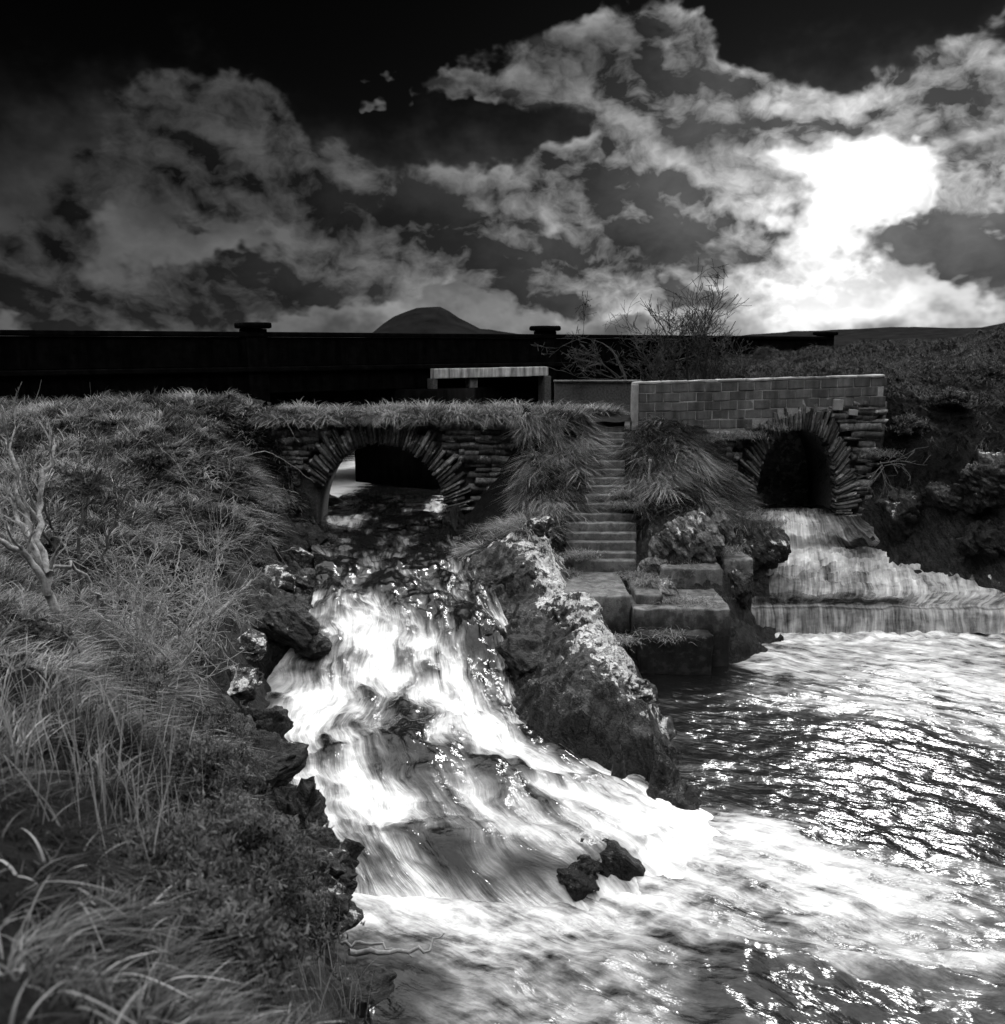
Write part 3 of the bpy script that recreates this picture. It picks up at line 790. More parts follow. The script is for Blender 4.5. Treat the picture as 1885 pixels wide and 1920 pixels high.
# moor behind the walls: rises to the right, cut by the river upstream
def moor():
    xs = np.concatenate([np.arange(-70, -14, 2.0), np.arange(-14, 30, 0.5), np.arange(30, 160, 3.0)])
    ys = np.concatenate([np.arange(22.4, 45, 0.5), np.arange(45, 140, 3.0)])
    X, Y = np.meshgrid(xs, ys, indexing='ij'); q = np.stack([X.ravel(), Y.ravel(), X.ravel() * 0], 1)
    x, y = q[:, 0], q[:, 1]
    z = 3.5 + 0.9 * sst(x, 1.5, 7) + sst(y, 26, 42) * 0.7 * sst(x, 2, 8) + fbm(q * 0.25, 4) * 0.35
    hill = np.exp(-((x - 84) / 18) ** 2 - ((y - 95) / 40) ** 2) * 9.0 + np.exp(-((x - 38) / 14) ** 2 - ((y - 95) / 40) ** 2) * 1.2
    z = z + hill * (1 + 0.35 * fbm(q * 0.16 + 7, 5, 2.0, .55, True)) + sst(y, 40, 60) * 0.5
    riv = sst(x, -10.5, -9.0) * (1 - sst(x, 0.6, 2.0)) * (1 - sst(y, 50, 70))
    z = z * (1 - riv) + 0.6 * riv
    z = np.where((x < -9) & (y > 45), np.minimum(z, 4.2), z)
    me = mesh_np('moor', np.stack([x, y, z], 1), [grid_faces(len(xs), len(ys))])
    tag(link('moor', me, M['hill']), 'dark moor rising to a hill behind the walls', kind='structure')
    f = rbf = None
    def at(px, py):
        i = np.clip(np.searchsorted(xs, px) - 1, 0, len(xs) - 2); j = np.clip(np.searchsorted(ys, py) - 1, 0, len(ys) - 2)
        return z.reshape(len(xs), len(ys))[i, j]
    return at
MOOR = moor()

# far mountain
def mountain():
    c = PY(815, 640, 3000)
    prof_px = np.array([690, 712, 728, 745, 765, 785, 800, 826, 842, 858, 880, 897, 915, 930, 960, 1000, 1040])
    prof_py = np.array([640, 622, 606, 594, 586, 579, 578, 577, 585, 596, 607, 616, 617, 620, 624, 632, 645])
    s = 3000 / FPX * 1.03
    xs = np.linspace(-420, 520, 190); ys = np.linspace(-420, 420, 90)
    X, Y = np.meshgrid(xs, ys, indexing='ij')
    h = np.interp(X.ravel() / s + 815, prof_px, 645 - prof_py, left=0, right=0) * s * 0.99
    fall = np.clip(1 - (np.abs(Y.ravel()) / 380) ** 1.6, 0, 1)
    q = np.stack([X.ravel() * .012, Y.ravel() * .012, X.ravel() * 0], 1)
    z = h * fall * (1 + 0.10 * fbm(q, 4, ridged=True) * (1 - fall)) - 4
    me = mesh_np('mountain', np.stack([X.ravel() + c[0], Y.ravel() + 3000, z + CAM_H], 1), [grid_faces(190, 90)])
    tag(link('mountain', me, M['mountain']), 'distant flat topped mountain behind the dark bridge', kind='structure')
mountain()

# ------------------------------------------------------------------ water
def crom(pts_, n):
    """Catmull-Rom spline, uniform parameter"""
    p = np.asarray(pts_, float); p = np.concatenate([2 * p[:1] - p[1:2], p, 2 * p[-1:] - p[-2:-1]])
    t = np.linspace(0, len(p) - 3 - 1e-6, n); i = t.astype(int); f = (t - i)[:, None]
    a, b, c_, d = p[i], p[i + 1], p[i + 2], p[i + 3]
    return 0.5 * (2 * b + (c_ - a) * f + (2 * a - 5 * b + 4 * c_ - d) * f ** 2 + (3 * b - a - 3 * c_ + d) * f ** 3)
def flow_mesh(name, lines, ns, ntt, mat, label, foam_pts, base_foam, disp, streak_amp=0.03, lump_amp=0.05, seed=0, extra=None, sink=False, ledge=.075, break_amt=.75):
    """water between flow lines (each a list of (x,y,z)); u along, v across"""
    L = []
    for ln in lines:
        ln = np.array(ln, float)
        d = np.concatenate(([0], np.cumsum(np.linalg.norm(np.diff(ln, axis=0), axis=1)))); d /= d[-1]
        # smooth resample through a uniform parameter per control point
        c = crom(ln, ns)
        L.append(c)
    L = np.array(L)                                   # (lines, ns, 3)
    kt = np.linspace(0, 1, ntt)
    Pm = np.stack([crom(L[:, i], ntt) for i in range(ns)])
    mid = Pm[:, ntt // 2]
    u = np.concatenate(([0], np.cumsum(np.linalg.norm(np.diff(mid, axis=0), axis=1))))
    wid = np.linalg.norm(Pm[:, -1] - Pm[:, 0], axis=1)
    U = np.repeat(u[:, None], ntt, 1); V = kt[None, :] * float(wid.mean()) + 0 * U
    P = Pm.reshape(-1, 3); U = U.ravel(); V = V.ravel()
    foam = blob_field(P, foam_pts, base_foam)
    p2 = np.stack([U * 0.7, V * 4.5, U * 0 + seed], 1)
    st = fbm(p2, 4, 2.1, 0.55)
    lump = fbm(P * np.array((1.7, 1.7, 1.0)) + seed, 5, 2.0, 0.52)
    P = P.copy()
    fade = 1 - .9 * sst(U / U.max(), .86, .97) if sink else np.ones(len(P))
    # uneven bed: the water slides dark over the humps and gathers white in the channels and below each drop
    Uw = U + .25 * fbm(np.stack([U * .7, V * .9, U * 0 + seed + 2], 1), 3); Vw = V + .34 * fbm(np.stack([U * .55, V * .8, U * 0 + seed + 6], 1), 3)
    qb = np.stack([Uw * .95, Vw * 1.7, U * 0 + seed * 3.3], 1)
    hump = fbm(qb, 3, 2.1, .45); hump2 = fbm(qb * 2.3 + 7, 3, 2.1, .5)
    H = (hump * 2.4 + hump2 * .8) * ledge * (.3 + .7 * sst(U, 4.5, 8.0) if sink else 1.0)
    Hg = (P[:, 2] + H).reshape(ns, ntt); du = np.maximum(np.gradient(U.reshape(ns, ntt), axis=0), 1e-3)
    drop = np.clip(-np.gradient(Hg, axis=0) / du, 0, 3)
    A = np.zeros((ns, ntt)); A[0] = drop[0]
    for i in range(1, ns): A[i] = np.maximum(A[i - 1] * math.exp(-float(du[i].mean()) / .45), sst(drop[i], .2, .9))
    brk = -1.9 * hump - .9 * hump2 + (A.ravel() - .3) * .45
    foam = np.where(foam > .06, np.clip(foam * .81 + brk * break_amt * (.25 + .75 * np.minimum(foam, 1) * 1.0), 0, 1.1), foam)
    if sink: foam = np.maximum(foam * .97, sst(U / U.max(), .925, .965) * .7); V = Vw
    froth = np.abs(fbm(np.stack([U * 1.6, V * 4.5, U * 0 + seed + 9], 1), 4, 2.1, .5)) * .05 * sst(foam, .55, 1.0)
    P[:, 2] += (disp(P) + H + st * streak_amp + froth + lump * lump_amp * (0.4 + foam)) * fade
    if extra is not None: P, foam = extra(P, U, V, foam)
    me = mesh_np(name, P, [grid_faces(ns, ntt)], {'foam': np.clip(foam, 0, 1)}, uv=np.stack([U, V], 1))
    o = link(name, me, mat)
    tag(o, label, kind='structure')
    return o
def blob_field(P, lst, base):
    """whiteness (aeration plus painted sky reflection) set by measured patches: (px, py, z, rx, ry, value)"""
    num = np.full(len(P), base * 0.12); den = np.full(len(P), 0.12)
    for (px, py, z, rx, ry, val) in lst:
        c = PZ(px, py, z); dep = math.atan2(CAM_H - z, c[1]); dist = math.hypot(c[1], CAM_H - z)
        ax = rx * dist / FPX; ay = ry * dist / FPX / math.sin(dep)
        w = np.exp(-1.5 * (((P[:, 0] - c[0]) / ax) ** 2 + ((P[:, 1] - c[1]) / ay) ** 2)) * 4.0
        num += w * val; den += w
    return num / den

Z = PZ
cas_lines = [
    [(-4.3, 24, 1.52), Z(585, 985, 1.50), Z(590, 1060, 1.42), Z(588, 1115, 1.34), Z(560, 1190, 1.0), Z(495, 1285, .58), Z(470, 1390, .5), Z(520, 1480, .42), Z(580, 1570, .25), Z(605, 1680, .03), Z(560, 1800, -.15)],
    [(-3.4, 24, 1.52), Z(660, 985, 1.50), Z(665, 1060, 1.42), Z(655, 1118, 1.34), Z(655, 1190, .98), Z(640, 1290, .60), Z(610, 1390, .5), Z(650, 1480, .40), Z(690, 1570, .26), Z(730, 1680, .03), Z(725, 1810, -.15)],
    [(-2.6, 24, 1.52), Z(725, 985, 1.50), Z(735, 1060, 1.43), Z(745, 1118, 1.36), Z(760, 1190, 1.04), Z(770, 1290, .68), Z(770, 1390, .55), Z(820, 1480, .45), Z(890, 1570, .34), Z(960, 1690, .02), Z(1010, 1810, -.15)],
    [(-1.9, 24, 1.52), Z(785, 985, 1.50), Z(800, 1060, 1.43), Z(820, 1112, 1.36), Z(845, 1190, 1.05), Z(865, 1290, .68), Z(900, 1380, .52), Z(980, 1460, .42), Z(1080, 1560, .34), Z(1180, 1650, .03), Z(1290, 1760, -.15)],
    [(-1.3, 24, 1.52), Z(838, 985, 1.50), Z(855, 1060, 1.44), Z(885, 1112, 1.36), Z(925, 1190, 1.02), Z(945, 1290, .60), Z(985, 1370, .45), Z(1100, 1440, .32), Z(1230, 1510, .18), Z(1340, 1560, .02), Z(1500, 1640, -.15)],
    [(-0.9, 24, 1.52), Z(870, 985, 1.50), Z(885, 1060, 1.44), Z(925, 1112, 1.36), Z(960, 1190, .95), Z(975, 1290, .45), Z(1030, 1370, .33), Z(1140, 1425, .14), Z(1270, 1480, -.04), Z(1400, 1520, -.15), Z(1500, 1560, -.25)],
]
foam_glint_cas = [  # px, py, z, rx, ry, value
    (632, 935, 1.5, 32, 34, .85), (822, 935, 1.5, 16, 30, .8), (640, 972, 1.5, 40, 10, .7),  # white painted beside the pier in place of reflected sky, no aeration
    (720, 930, 1.5, 130, 40, .05), (720, 1020, 1.45, 120, 35, .10), (700, 1075, 1.4, 110, 22, .08), (800, 1085, 1.4, 60, 14, .05), (640, 1010, 1.45, 40, 20, .13), (800, 1010, 1.45, 50, 20, .13),
    (625, 1135, 1.3, 35, 18, .95), (680, 1165, 1.15, 40, 22, .95), (735, 1185, 1.05, 35, 22, .9), (790, 1225, .95, 45, 35, .95), (700, 1230, .9, 60, 30, .8), (640, 1230, .8, 40, 26, .7),
    (745, 1125, 1.34, 40, 18, .10), (800, 1150, 1.25, 50, 26, .14), (880, 1150, 1.25, 45, 30, .16), (905, 1215, .95, 35, 40, .14), (855, 1190, 1.1, 25, 25, .3), (940, 1230, .8, 12, 50, .75),
    (600, 1190, 1.0, 26, 40, .14), (570, 1240, .8, 30, 30, .2), (530, 1270, .65, 30, 20, .55),
    (540, 1300, .58, 60, 18, 1.0), (640, 1310, .58, 60, 30, .95), (700, 1290, .65, 40, 40, .75), (560, 1350, .5, 60, 35, .95), (520, 1400, .5, 50, 26, .95),
    (760, 1300, .66, 60, 30, .5), (850, 1300, .66, 35, 60, .92), (830, 1380, .6, 25, 40, .85), (900, 1320, .55, 40, 40, .55),
    (770, 1360, .58, 50, 40, .14), (760, 1420, .52, 70, 32, .14), (850, 1400, .5, 40, 25, .35), (680, 1380, .5, 40, 40, .55),
    (600, 1440, .45, 60, 30, 1.0), (650, 1480, .40, 60, 26, .95), (640, 1410, .5, 30, 40, .65),
    (920, 1370, .5, 40, 30, .95), (990, 1420, .42, 60, 26, 1.0), (1080, 1460, .36, 70, 28, .95), (1060, 1400, .33, 70, 20, .5), (1150, 1445, .22, 60, 16, .6),
    (820, 1450, .45, 60, 24, .3), (900, 1470, .42, 70, 22, .28), (880, 1430, .48, 40, 12, .5),
    (700, 1530, .33, 60, 40, .85), (660, 1590, .22, 50, 40, .75), (760, 1580, .30, 40, 40, .6), (640, 1600, .16, 20, 30, .15), (700, 1640, .15, 60, 40, .7),
    (830, 1540, .38, 60, 36, .22), (900, 1580, .34, 80, 36, .16), (870, 1640, .18, 50, 34, .25), (960, 1500, .4, 60, 26, .35), (1050, 1540, .36, 70, 30, .32),
    (1120, 1500, .32, 60, 24, .45), (1190, 1560, .24, 60, 28, .62), (1230, 1520, .2, 60, 26, .95), (1290, 1550, .1, 60, 26, 1.0),
    (1000, 1620, .2, 60, 30, .08), (1080, 1630, .16, 60, 26, .05), (1150, 1620, .12, 40, 26, .10), (1000, 1555, .34, 50, 14, .4), (1090, 1590, .26, 60, 10, .5),
    (680, 1690, .03, 70, 22, 1.0), (780, 1700, .03, 70, 20, 1.0), (880, 1700, .03, 60, 18, .95), (1000, 1720, 0, 70, 18, .85), (1200, 1650, .03, 60, 26, .9), (1320, 1600, .02, 70, 30, .95),
]
def cas_disp(P):
    d = np.zeros(len(P))
    for (px, py, z, r, a) in [(760, 1080, 1.4, .35, .10), (770, 1390, .55, .5, .10), (910, 1570, .35, .55, .07), (1060, 1600, .25, .6, .05), (1130, 1610, .12, .35, .03), (580, 1210, .9, .3, .12), (900, 1180, 1.1, .4, .12), (690, 1400, .5, .3, .10), (820, 1290, .68, .25, -.06), (1160, 1530, .28, .45, .08), (700, 1600, .25, .35, .06)]:
        c = PZ(px, py, z); d += a * np.exp(-(((P[:, 0] - c[0]) / r) ** 2 + ((P[:, 1] - c[1]) / (r * 1.2)) ** 2))
    rapids = sst(P[:, 1], 15.0, 15.8) * (1 - sst(P[:, 1], 19, 21))
    d += rapids * fbm(np.stack([P[:, 0] * 1.6, P[:, 1] * 2.6, P[:, 1] * 0 + 3], 1), 4) * 0.10
    return d
flow_mesh('cascade_water', cas_lines, 420, 190, M['cascade'], 'white cascade tumbling from the left arch over dark ledges', foam_glint_cas, .5, cas_disp, 0.02, 0.10, 2, sink=True)

# upstream water seen through the arch
def sheet(name, x0, x1, y0, y1, step, zf, mat, label, foam=None, rot=0.0):
    nx = int((x1 - x0) / step) + 1; ny = int((y1 - y0) / step) + 1
    X, Y = np.meshgrid(np.linspace(x0, x1, nx), np.linspace(y0, y1, ny), indexing='ij')
    x, y = X.ravel(), Y.ravel()
    z = zf(x, y)
    P = np.stack([x, y, z], 1)
    f = np.zeros(len(x)) if foam is None else foam(P)
    c, s = math.cos(rot), math.sin(rot)
    me = mesh_np(name, P, [grid_faces(nx, ny)], {'foam': np.clip(f, 0, 1)}, uv=np.stack([x * c + y * s, -x * s + y * c], 1))
    return tag(link(name, me, mat), label, kind='structure')
sheet('river_water', -12, 3.0, 22.8, 75, 0.25, lambda x, y: 1.5 + 0.012 * fbm(np.stack([x * 1.2, y * 2, x * 0], 1), 3), M['upstream'], 'calm river water upstream of the arches', lambda P: .75 * np.exp(-((P[:, 0] + 4.9) / 1.1) ** 2 - ((P[:, 1] - 27) / 6) ** 2) + .6 * np.exp(-((P[:, 0] + 1.2) / .5) ** 2 - ((P[:, 1] - 25) / 3) ** 2))  # the two white patches stand in for bright sky reflected on calm water

# lower pool
foam_pool = [
    (1450, 1190, 0, 60, 14, .95), (1600, 1195, 0, 120, 16, .9), (1780, 1200, 0, 120, 20, .85), (1420, 1230, 0, 40, 26, .75), (1500, 1235, 0, 60, 20, .66), (1650, 1245, 0, 120, 26, .66), (1820, 1260, 0, 90, 34, .72),
    (1560, 1300, 0, 120, 26, .38), (1750, 1310, 0, 120, 26, .5), (1860, 1360, 0, 60, 40, .35), (1300, 1260, 0, 70, 24, .03), (1260, 1320, 0, 60, 40, .05), (1350, 1380, 0, 90, 50, .06), (1500, 1400, 0, 120, 50, .06),
    (1700, 1450, 0, 160, 60, .05), (1500, 1500, 0, 130, 30, .05), (1750, 1560, 0, 130, 30, .03), (1350, 1480, 0, 60, 22, .12),
    (1400, 1560, 0, 90, 30, .92), (1500, 1620, 0, 120, 30, .85), (1300, 1640, 0, 100, 40, .7), (1650, 1660, 0, 100, 22, .75), (1580, 1690, 0, 90, 14, .85), (1800, 1640, 0, 80, 20, .3), (1820, 1690, 0, 60, 16, .45),
    (680, 1700, 0, 80, 26, .98), (800, 1720, 0, 90, 26, .95), (900, 1770, 0, 100, 36, .68), (1000, 1720, 0, 80, 22, .8), (1150, 1700, 0, 80, 26, .72), (1220, 1660, 0, 60, 24, .7),
    (1300, 1730, 0, 90, 30, .5), (1400, 1720, 0, 70, 24, .5), (1250, 1800, 0, 80, 40, .34), (1380, 1830, 0, 70, 40, .16), (1100, 1790, 0, 80, 40, .48), (1000, 1860, 0, 100, 40, .44),
    (760, 1850, 0, 80, 60, .10), (700, 1790, 0, 50, 30, .3), (860, 1900, 0, 80, 40, .38), (660, 1880, 0, 60, 60, .06), (1200, 1890, 0, 70, 30, .45), (1330, 1900, 0, 60, 30, .14),
    (1560, 1760, 0, 40, 30, .8), (1640, 1745, 0, 80, 26, .50), (1740, 1750, 0, 80, 26, .45), (1620, 1800, 0, 70, 16, .9), (1720, 1815, 0, 80, 12, .85), (1850, 1790, 0, 50, 12, .85), (1500, 1800, 0, 50, 40, .25), (1800, 1840, 0, 80, 30, .35), (1600, 1870, 0, 120, 40, .10), (1800, 1900, 0, 90, 30, .16), (1450, 1890, 0, 60, 40, .14),
]
FD = np.array((0.86, -0.51))                 # drift of the pool toward the lower right
def pool_z(x, y):
    a = x * FD[0] + y * FD[1]; b = -x * FD[1] + y * FD[0]
    q = np.stack([a, b, x * 0], 1)
    z = fbm(q * np.array((0.8, 1.5, 1)), 4) * 0.10 + fbm(q * np.array((2.2, 4.2, 1)) + 5, 3, 2.0, 0.55) * 0.032
    z += np.abs(fbm(q * np.array((1.6, 3.0, 1)) + 15, 3)) * -0.05
    turb = 0.5 + 0.9 * np.exp(-((x - 2.2) / 2.2) ** 2 - ((y - 8.2) / 1.6) ** 2) + 0.5 * sst(y, 14.5, 16.8) + 0.5 * (1 - sst(y, 6.5, 8.5))
    z *= turb
    z += sst(y, 15.6, 16.9) * (np.abs(fbm(np.stack([x * 2.2, y * 2.6, x * 0 + 50], 1), 4)) * .22 - .03)
    for (px, py, rx, ry, h) in [(1700, 1745, .75, .35, -.13), (1640, 1810, .8, .12, .10), (1800, 1790, .6, .12, .10), (1820, 1850, .7, .3, .07), (1600, 1690, .7, .16, .08), (1420, 1560, .6, .3, .07), (700, 1700, .5, .25, .08), (900, 1710, .6, .2, .07), (1350, 1740, .5, .25, .05), (1400, 1850, .3, .5, .06), (1450, 1235, .6, .3, .10), (1780, 1205, .8, .35, .10)]:
        c = PZ(px, py, 0.0); z += h * np.exp(-(((x - c[0]) * .95 + (y - c[1]) * -.3) / rx) ** 2 - (((x - c[0]) * .3 + (y - c[1]) * .95) / ry) ** 2)
    return z
sheet('pool_water', -3.2, 15.5, 4.2, 17.25, 0.04, pool_z, M['pool'], 'rippling river pool below the weir with drifting foam', lambda P: blob_field(P, foam_pool, .10) * .76, rot=math.atan2(FD[1], FD[0]))

# upper basin, fed through the right arch, spilling over the weir
def wz(px, py, z): return PZ(px, py, z)
bas_lines = []
for (xa, xb, xc) in [(1398, 1378, 1380), (1440, 1430, 1432), (1490, 1500, 1500), (1545, 1600, 1590), (1585, 1720, 1700), (1600, 1850, 1820), (1610, 2020, 1980), (1615, 2250, 2200)]:
    k = (xa - 1398) / 217
    a = PY(xa, 968, 20.9); a[2] = 1.78
    b = PY(xa, 965, 20.0); b[2] = 1.76
    c = PY(xa + (xb - xa) * .35, 1000, 19.45); c[2] = 1.42 - .25 * k
    d = Z(xa + (xb - xa) * .65, 1040, .95)
    e = Z(xa + (xb - xa) * .85, 1075, .74)
    f = Z(xb, 1110, .58)
    h = Z(xc, 1133, .50)
    i = h + np.array((0, -.10, -.08)); j = h + np.array((0, -.17, -.25)); l = h + np.array((0, -.22, -.55))
    bas_lines.append([a, b, c, d, e, f, h, i, j, l])
foam_bas = [
    (1500, 950, 1.76, 90, 16, .0), (1545, 970, 1.7, 45, 10, .0), (1560, 975, 1.62, 45, 12, .0), (1590, 985, 1.5, 34, 14, .0), (1600, 1000, 1.35, 30, 14, .0), (1600, 1012, 1.25, 26, 12, .0), (1490, 985, 1.55, 26, 12, .95), (1530, 1005, 1.3, 30, 12, .95), (1570, 1022, 1.15, 40, 12, 1.0), (1450, 970, 1.7, 20, 8, .6), (1590, 985, 1.5, 30, 20, .12), (1640, 1000, 1.2, 30, 20, .7),
    (1560, 1045, .95, 80, 10, .9), (1680, 1035, .95, 80, 12, .95), (1800, 1050, .9, 90, 14, .9), (1700, 1065, .8, 120, 12, .8), (1560, 1075, .74, 70, 12, .6), (1450, 1090, .66, 50, 16, .35), (1420, 1115, .58, 40, 12, .2), (1550, 1100, .62, 80, 10, .6), (1700, 1095, .62, 100, 12, .75), (1480, 1118, .55, 90, 5, .3), (1620, 1118, .55, 90, 5, .35), (1850, 1095, .62, 80, 16, .7),
    (1450, 1136, .46, 80, 7, .0), (1550, 1136, .46, 80, 7, .0), (1640, 1137, .46, 80, 7, .02), (1740, 1140, .46, 40, 12, .45), (1830, 1145, .46, 60, 14, .5), (1450, 1166, .2, 90, 7, .6), (1560, 1167, .2, 90, 7, .6), (1660, 1168, .2, 80, 7, .6), (1780, 1165, .2, 60, 14, .6),
]
def bas_disp(P):
    q = np.stack([P[:, 0] * 1.3, P[:, 1] * 2.4, P[:, 1] * 0 + 31], 1)
    d = fbm(q, 4) * 0.10 * sst(P[:, 1], 17.0, 17.8)
    d += (1 - np.abs(fbm(q * 1.4 + 9, 4, 2.1, .5))) ** 4 * .17 * sst(P[:, 1], 17.6, 18.4) * (1 - sst(P[:, 1], 19.3, 19.8))
    for (px, py, z, r, a) in [(1640, 990, 1.25, .25, .16), (1690, 1030, .95, .5, .18), (1560, 1030, 1.0, .35, .10), (1800, 1045, .9, .5, .12), (1500, 990, 1.5, .3, .10)]:
        c = PZ(px, py, z); d += a * np.exp(-(((P[:, 0] - c[0]) / r) ** 2 + ((P[:, 1] - c[1]) / (r * .8)) ** 2))
    return d
flow_mesh('basin_water', bas_lines, 260, 240, M['basin'], 'white water rushing from the right arch to the weir', foam_bas, .4, bas_disp, 0.02, 0.12, 5, ledge=.02, break_amt=.25)

# ------------------------------------------------------------------ stones
def stone_variant(seed, k=0.26):
    rg = np.random.default_rng(seed)
    ins = rg.uniform(0.0, 0.03)
    v = []
    for (y, m) in ((0.5, 0.0), (-0.30, 0.0), (-0.5, ins)):
        for (sx, sz) in ((-1, -1), (1, -1), (1, 1), (-1, 1)):
            v.append((sx * (0.5 - m) + rg.uniform(-1, 1) * k * 0.5, y + (rg.uniform(-1, 1) * 0.10 if y < 0 else 0), sz * (0.5 - m) + rg.uniform(-1, 1) * k * 0.5))
    v.append((rg.uniform(-.25, .25), -0.50 - rg.uniform(0, .06), rg.uniform(-.25, .25)))
    q = []
    for r in (0, 4):
        for i in range(4):
            j = (i + 1) % 4; q.append((r + i, r + j, r + 4 + j, r + 4 + i))
    t = [(8, 9, 12), (9, 10, 12), (10, 11, 12), (11, 8, 12)]
    return mesh_np('stone', v, [np.array(q), np.array(t)], smooth=False)
def with_mat(me, m):
    me.materials.append(m); return me
STONES = [with_mat(stone_variant(i), M['stone']) for i in range(10)]
VOUS = [with_mat(stone_variant(50 + i, 0.24), M['stone_arch']) for i in range(8)]
def put_stone(name, me, parent, x, y, z, w, d, h, ang=0.0):
    o = bpy.data.objects.new(name, me); COL.objects.link(o); o.parent = parent
    o.location = (x, y, z); o.scale = (w, d, h); o.rotation_euler = (0, ang, 0)
    return o
def rubble(parent, inside, x0, x1, z0, z1, y, seed, ch=(0.08, 0.16), ln=(0.14, 0.40)):
    rg = np.random.default_rng(seed); z = z0
    while z < z1:
        h = rg.uniform(*ch); x = x0 + rg.uniform(-.1, .1)
        while x < x1:
            w = rg.uniform(*ln) * (1.0 if h > .11 else 1.15)
            cx, cz = x + w / 2, z + h / 2 + rg.uniform(-.012, .012)
            if inside(cx, cz) and inside(cx - w * .4, cz) and inside(cx + w * .4, cz):
                put_stone('stone', STONES[rg.integers(len(STONES))], parent, cx, y + rg.uniform(-.035, .03) + 0.07, cz, w * 1.05, .30, h * 1.08, rg.normal() * .04)
            x += w
        z += h
def arch_curve(xc, zb, a, h, p=2.3):
    def top(x):
        t = np.clip(np.abs((np.asarray(x) - xc) / a), 0, 1)
        return zb + h * (1 - t ** p) ** (1 / p)
    return top
def arch_core(name, parent, x0, x1, y0, y1, zbot, ztop, xc, a, curve, mat, n=90):
    """masonry core with the vault cut through it"""
    xs = np.unique(np.concatenate([np.linspace(x0, xc - a, 12), xc - a * np.cos(np.linspace(0, math.pi, n)), np.linspace(xc + a, x1, 12)]))
    V, Q = [], []
    for i, x in enumerate(xs):
        b = float(curve(x)) if abs(x - xc) < a - 1e-6 else zbot
        t = float(ztop(x))
        V += [(x, y0, b), (x, y0, t), (x, y1, b), (x, y1, t)]
    for i in range(len(xs) - 1):
        p, q = 4 * i, 4 * i + 4
        Q += [(p, q, q + 1, p + 1), (p + 2, p + 3, q + 3, q + 2), (p, p + 2, q + 2, q), (p + 1, q + 1, q + 3, p + 3)]
    e = 4 * (len(xs) - 1)
    Q += [(0, 1, 3, 2), (e, e + 2, e + 3, e + 1)]
    me = mesh_np(name, V, [np.array(Q)], smooth=False)
    return link(name, me, mat, parent)
def voussoirs(parent, xc, zb, a, h, y, t0, t1, seed, ln=(0.5, 0.75), wd=(0.09, 0.17), p=2.3):
    rg = np.random.default_rng(seed); cur = arch_curve(xc, zb, a, h, p)
    th = np.linspace(t0, t1, 800)
    x = xc + a * np.sign(np.cos(th)) * np.abs(np.cos(th)) ** (2 / p); z = zb + h * np.abs(np.sin(th)) ** (2 / p)
    s = np.concatenate(([0], np.cumsum(np.hypot(np.diff(x), np.diff(z)))))
    d = 0.0
    while d < s[-1] - .05:
        w = rg.uniform(*wd); m = min(d + w / 2, s[-1])
        px, pz = np.interp(m, s, x), np.interp(m, s, z)
        # joints fan from a centre low in the opening
        nx, nz = px - xc, pz - (zb + h * 0.12)
        l = math.hypot(nx, nz); nx /= l; nz /= l
        ang = math.atan2(nx, nz)
        L = rg.uniform(*ln)
        put_stone('voussoir', VOUS[rg.integers(len(VOUS))], parent, px + nx * (L / 2 - rg.uniform(.0, .04)), y + rg.uniform(-.035, .03) + .06, pz + nz * (L / 2 - .015), w * 1.08, .34, L, ang + rg.normal() * .045)
        d += w

# ------------------------------------------------------------------ left arch
LXC, LZB, LA, LH = -2.68, 1.30, 1.50, 2.05
lcur = arch_curve(LXC, LZB, LA, LH, 2.2)
la = empty('stone_arch', (LXC, YW, LZB), 'old stone arch with turf on top, over the cascade', 'arch', 'rubble arches')
la.location = (0, 0, 0)
def ltop(x): return np.interp(x, [-6, -4.2, -2, 0, 2.6], [3.82, 3.86, 3.88, 3.86, 3.86])
arch_core('vault', la, -5.2, 1.0, YW + 0.10, 21.3, 0.4, ltop, LXC, LA, lcur, M['mortar'])
voussoirs(la, LXC, LZB, LA, LH, YW, R(6), R(150), 3, ln=(.34, .70), wd=(.04, .11), p=2.2)
def in_left(x, z):
    if z > float(ltop(x)) - .12: return False
    dx, dz = (x - LXC) / (LA + .50), (z - LZB) / (LH + .46)
    return abs(dx) ** 2.2 + abs(dz) ** 2.2 > 1.0 and x > LXC
rubble(la, in_left, -1.3, 0.95, 1.25, 3.8, YW, 4, ch=(.05, .17), ln=(.10, .42))
def in_left2(x, z):
    dx, dz = (x - LXC) / (LA + .50), (z - LZB) / (LH + .5)
    return abs(dx) ** 2.2 + abs(dz) ** 2.2 > 1.0 and z < float(ltop(x)) - .1
rubble(la, in_left2, -5.2, -4.0, 1.25, 3.6, YW, 14)

# turf over the arch
pl = [(x, y, float(ltop(x)) + .03 + (-.10 if y < 19.9 else 0)) for x in np.arange(-6, 3.4, .8) for y in (19.8, 20.3, 21.0, 21.6)]
PLAT = Relief(pl, -5.6, 2.9, 19.86, 21.5, 0.08, lambda x, y, z: x * 0, 6, 0.05, 0.07)
tag(PLAT.obj('turf_walkway', [M['soil'], M['soil']]), 'turf walkway across the top of the left arch', kind='structure')

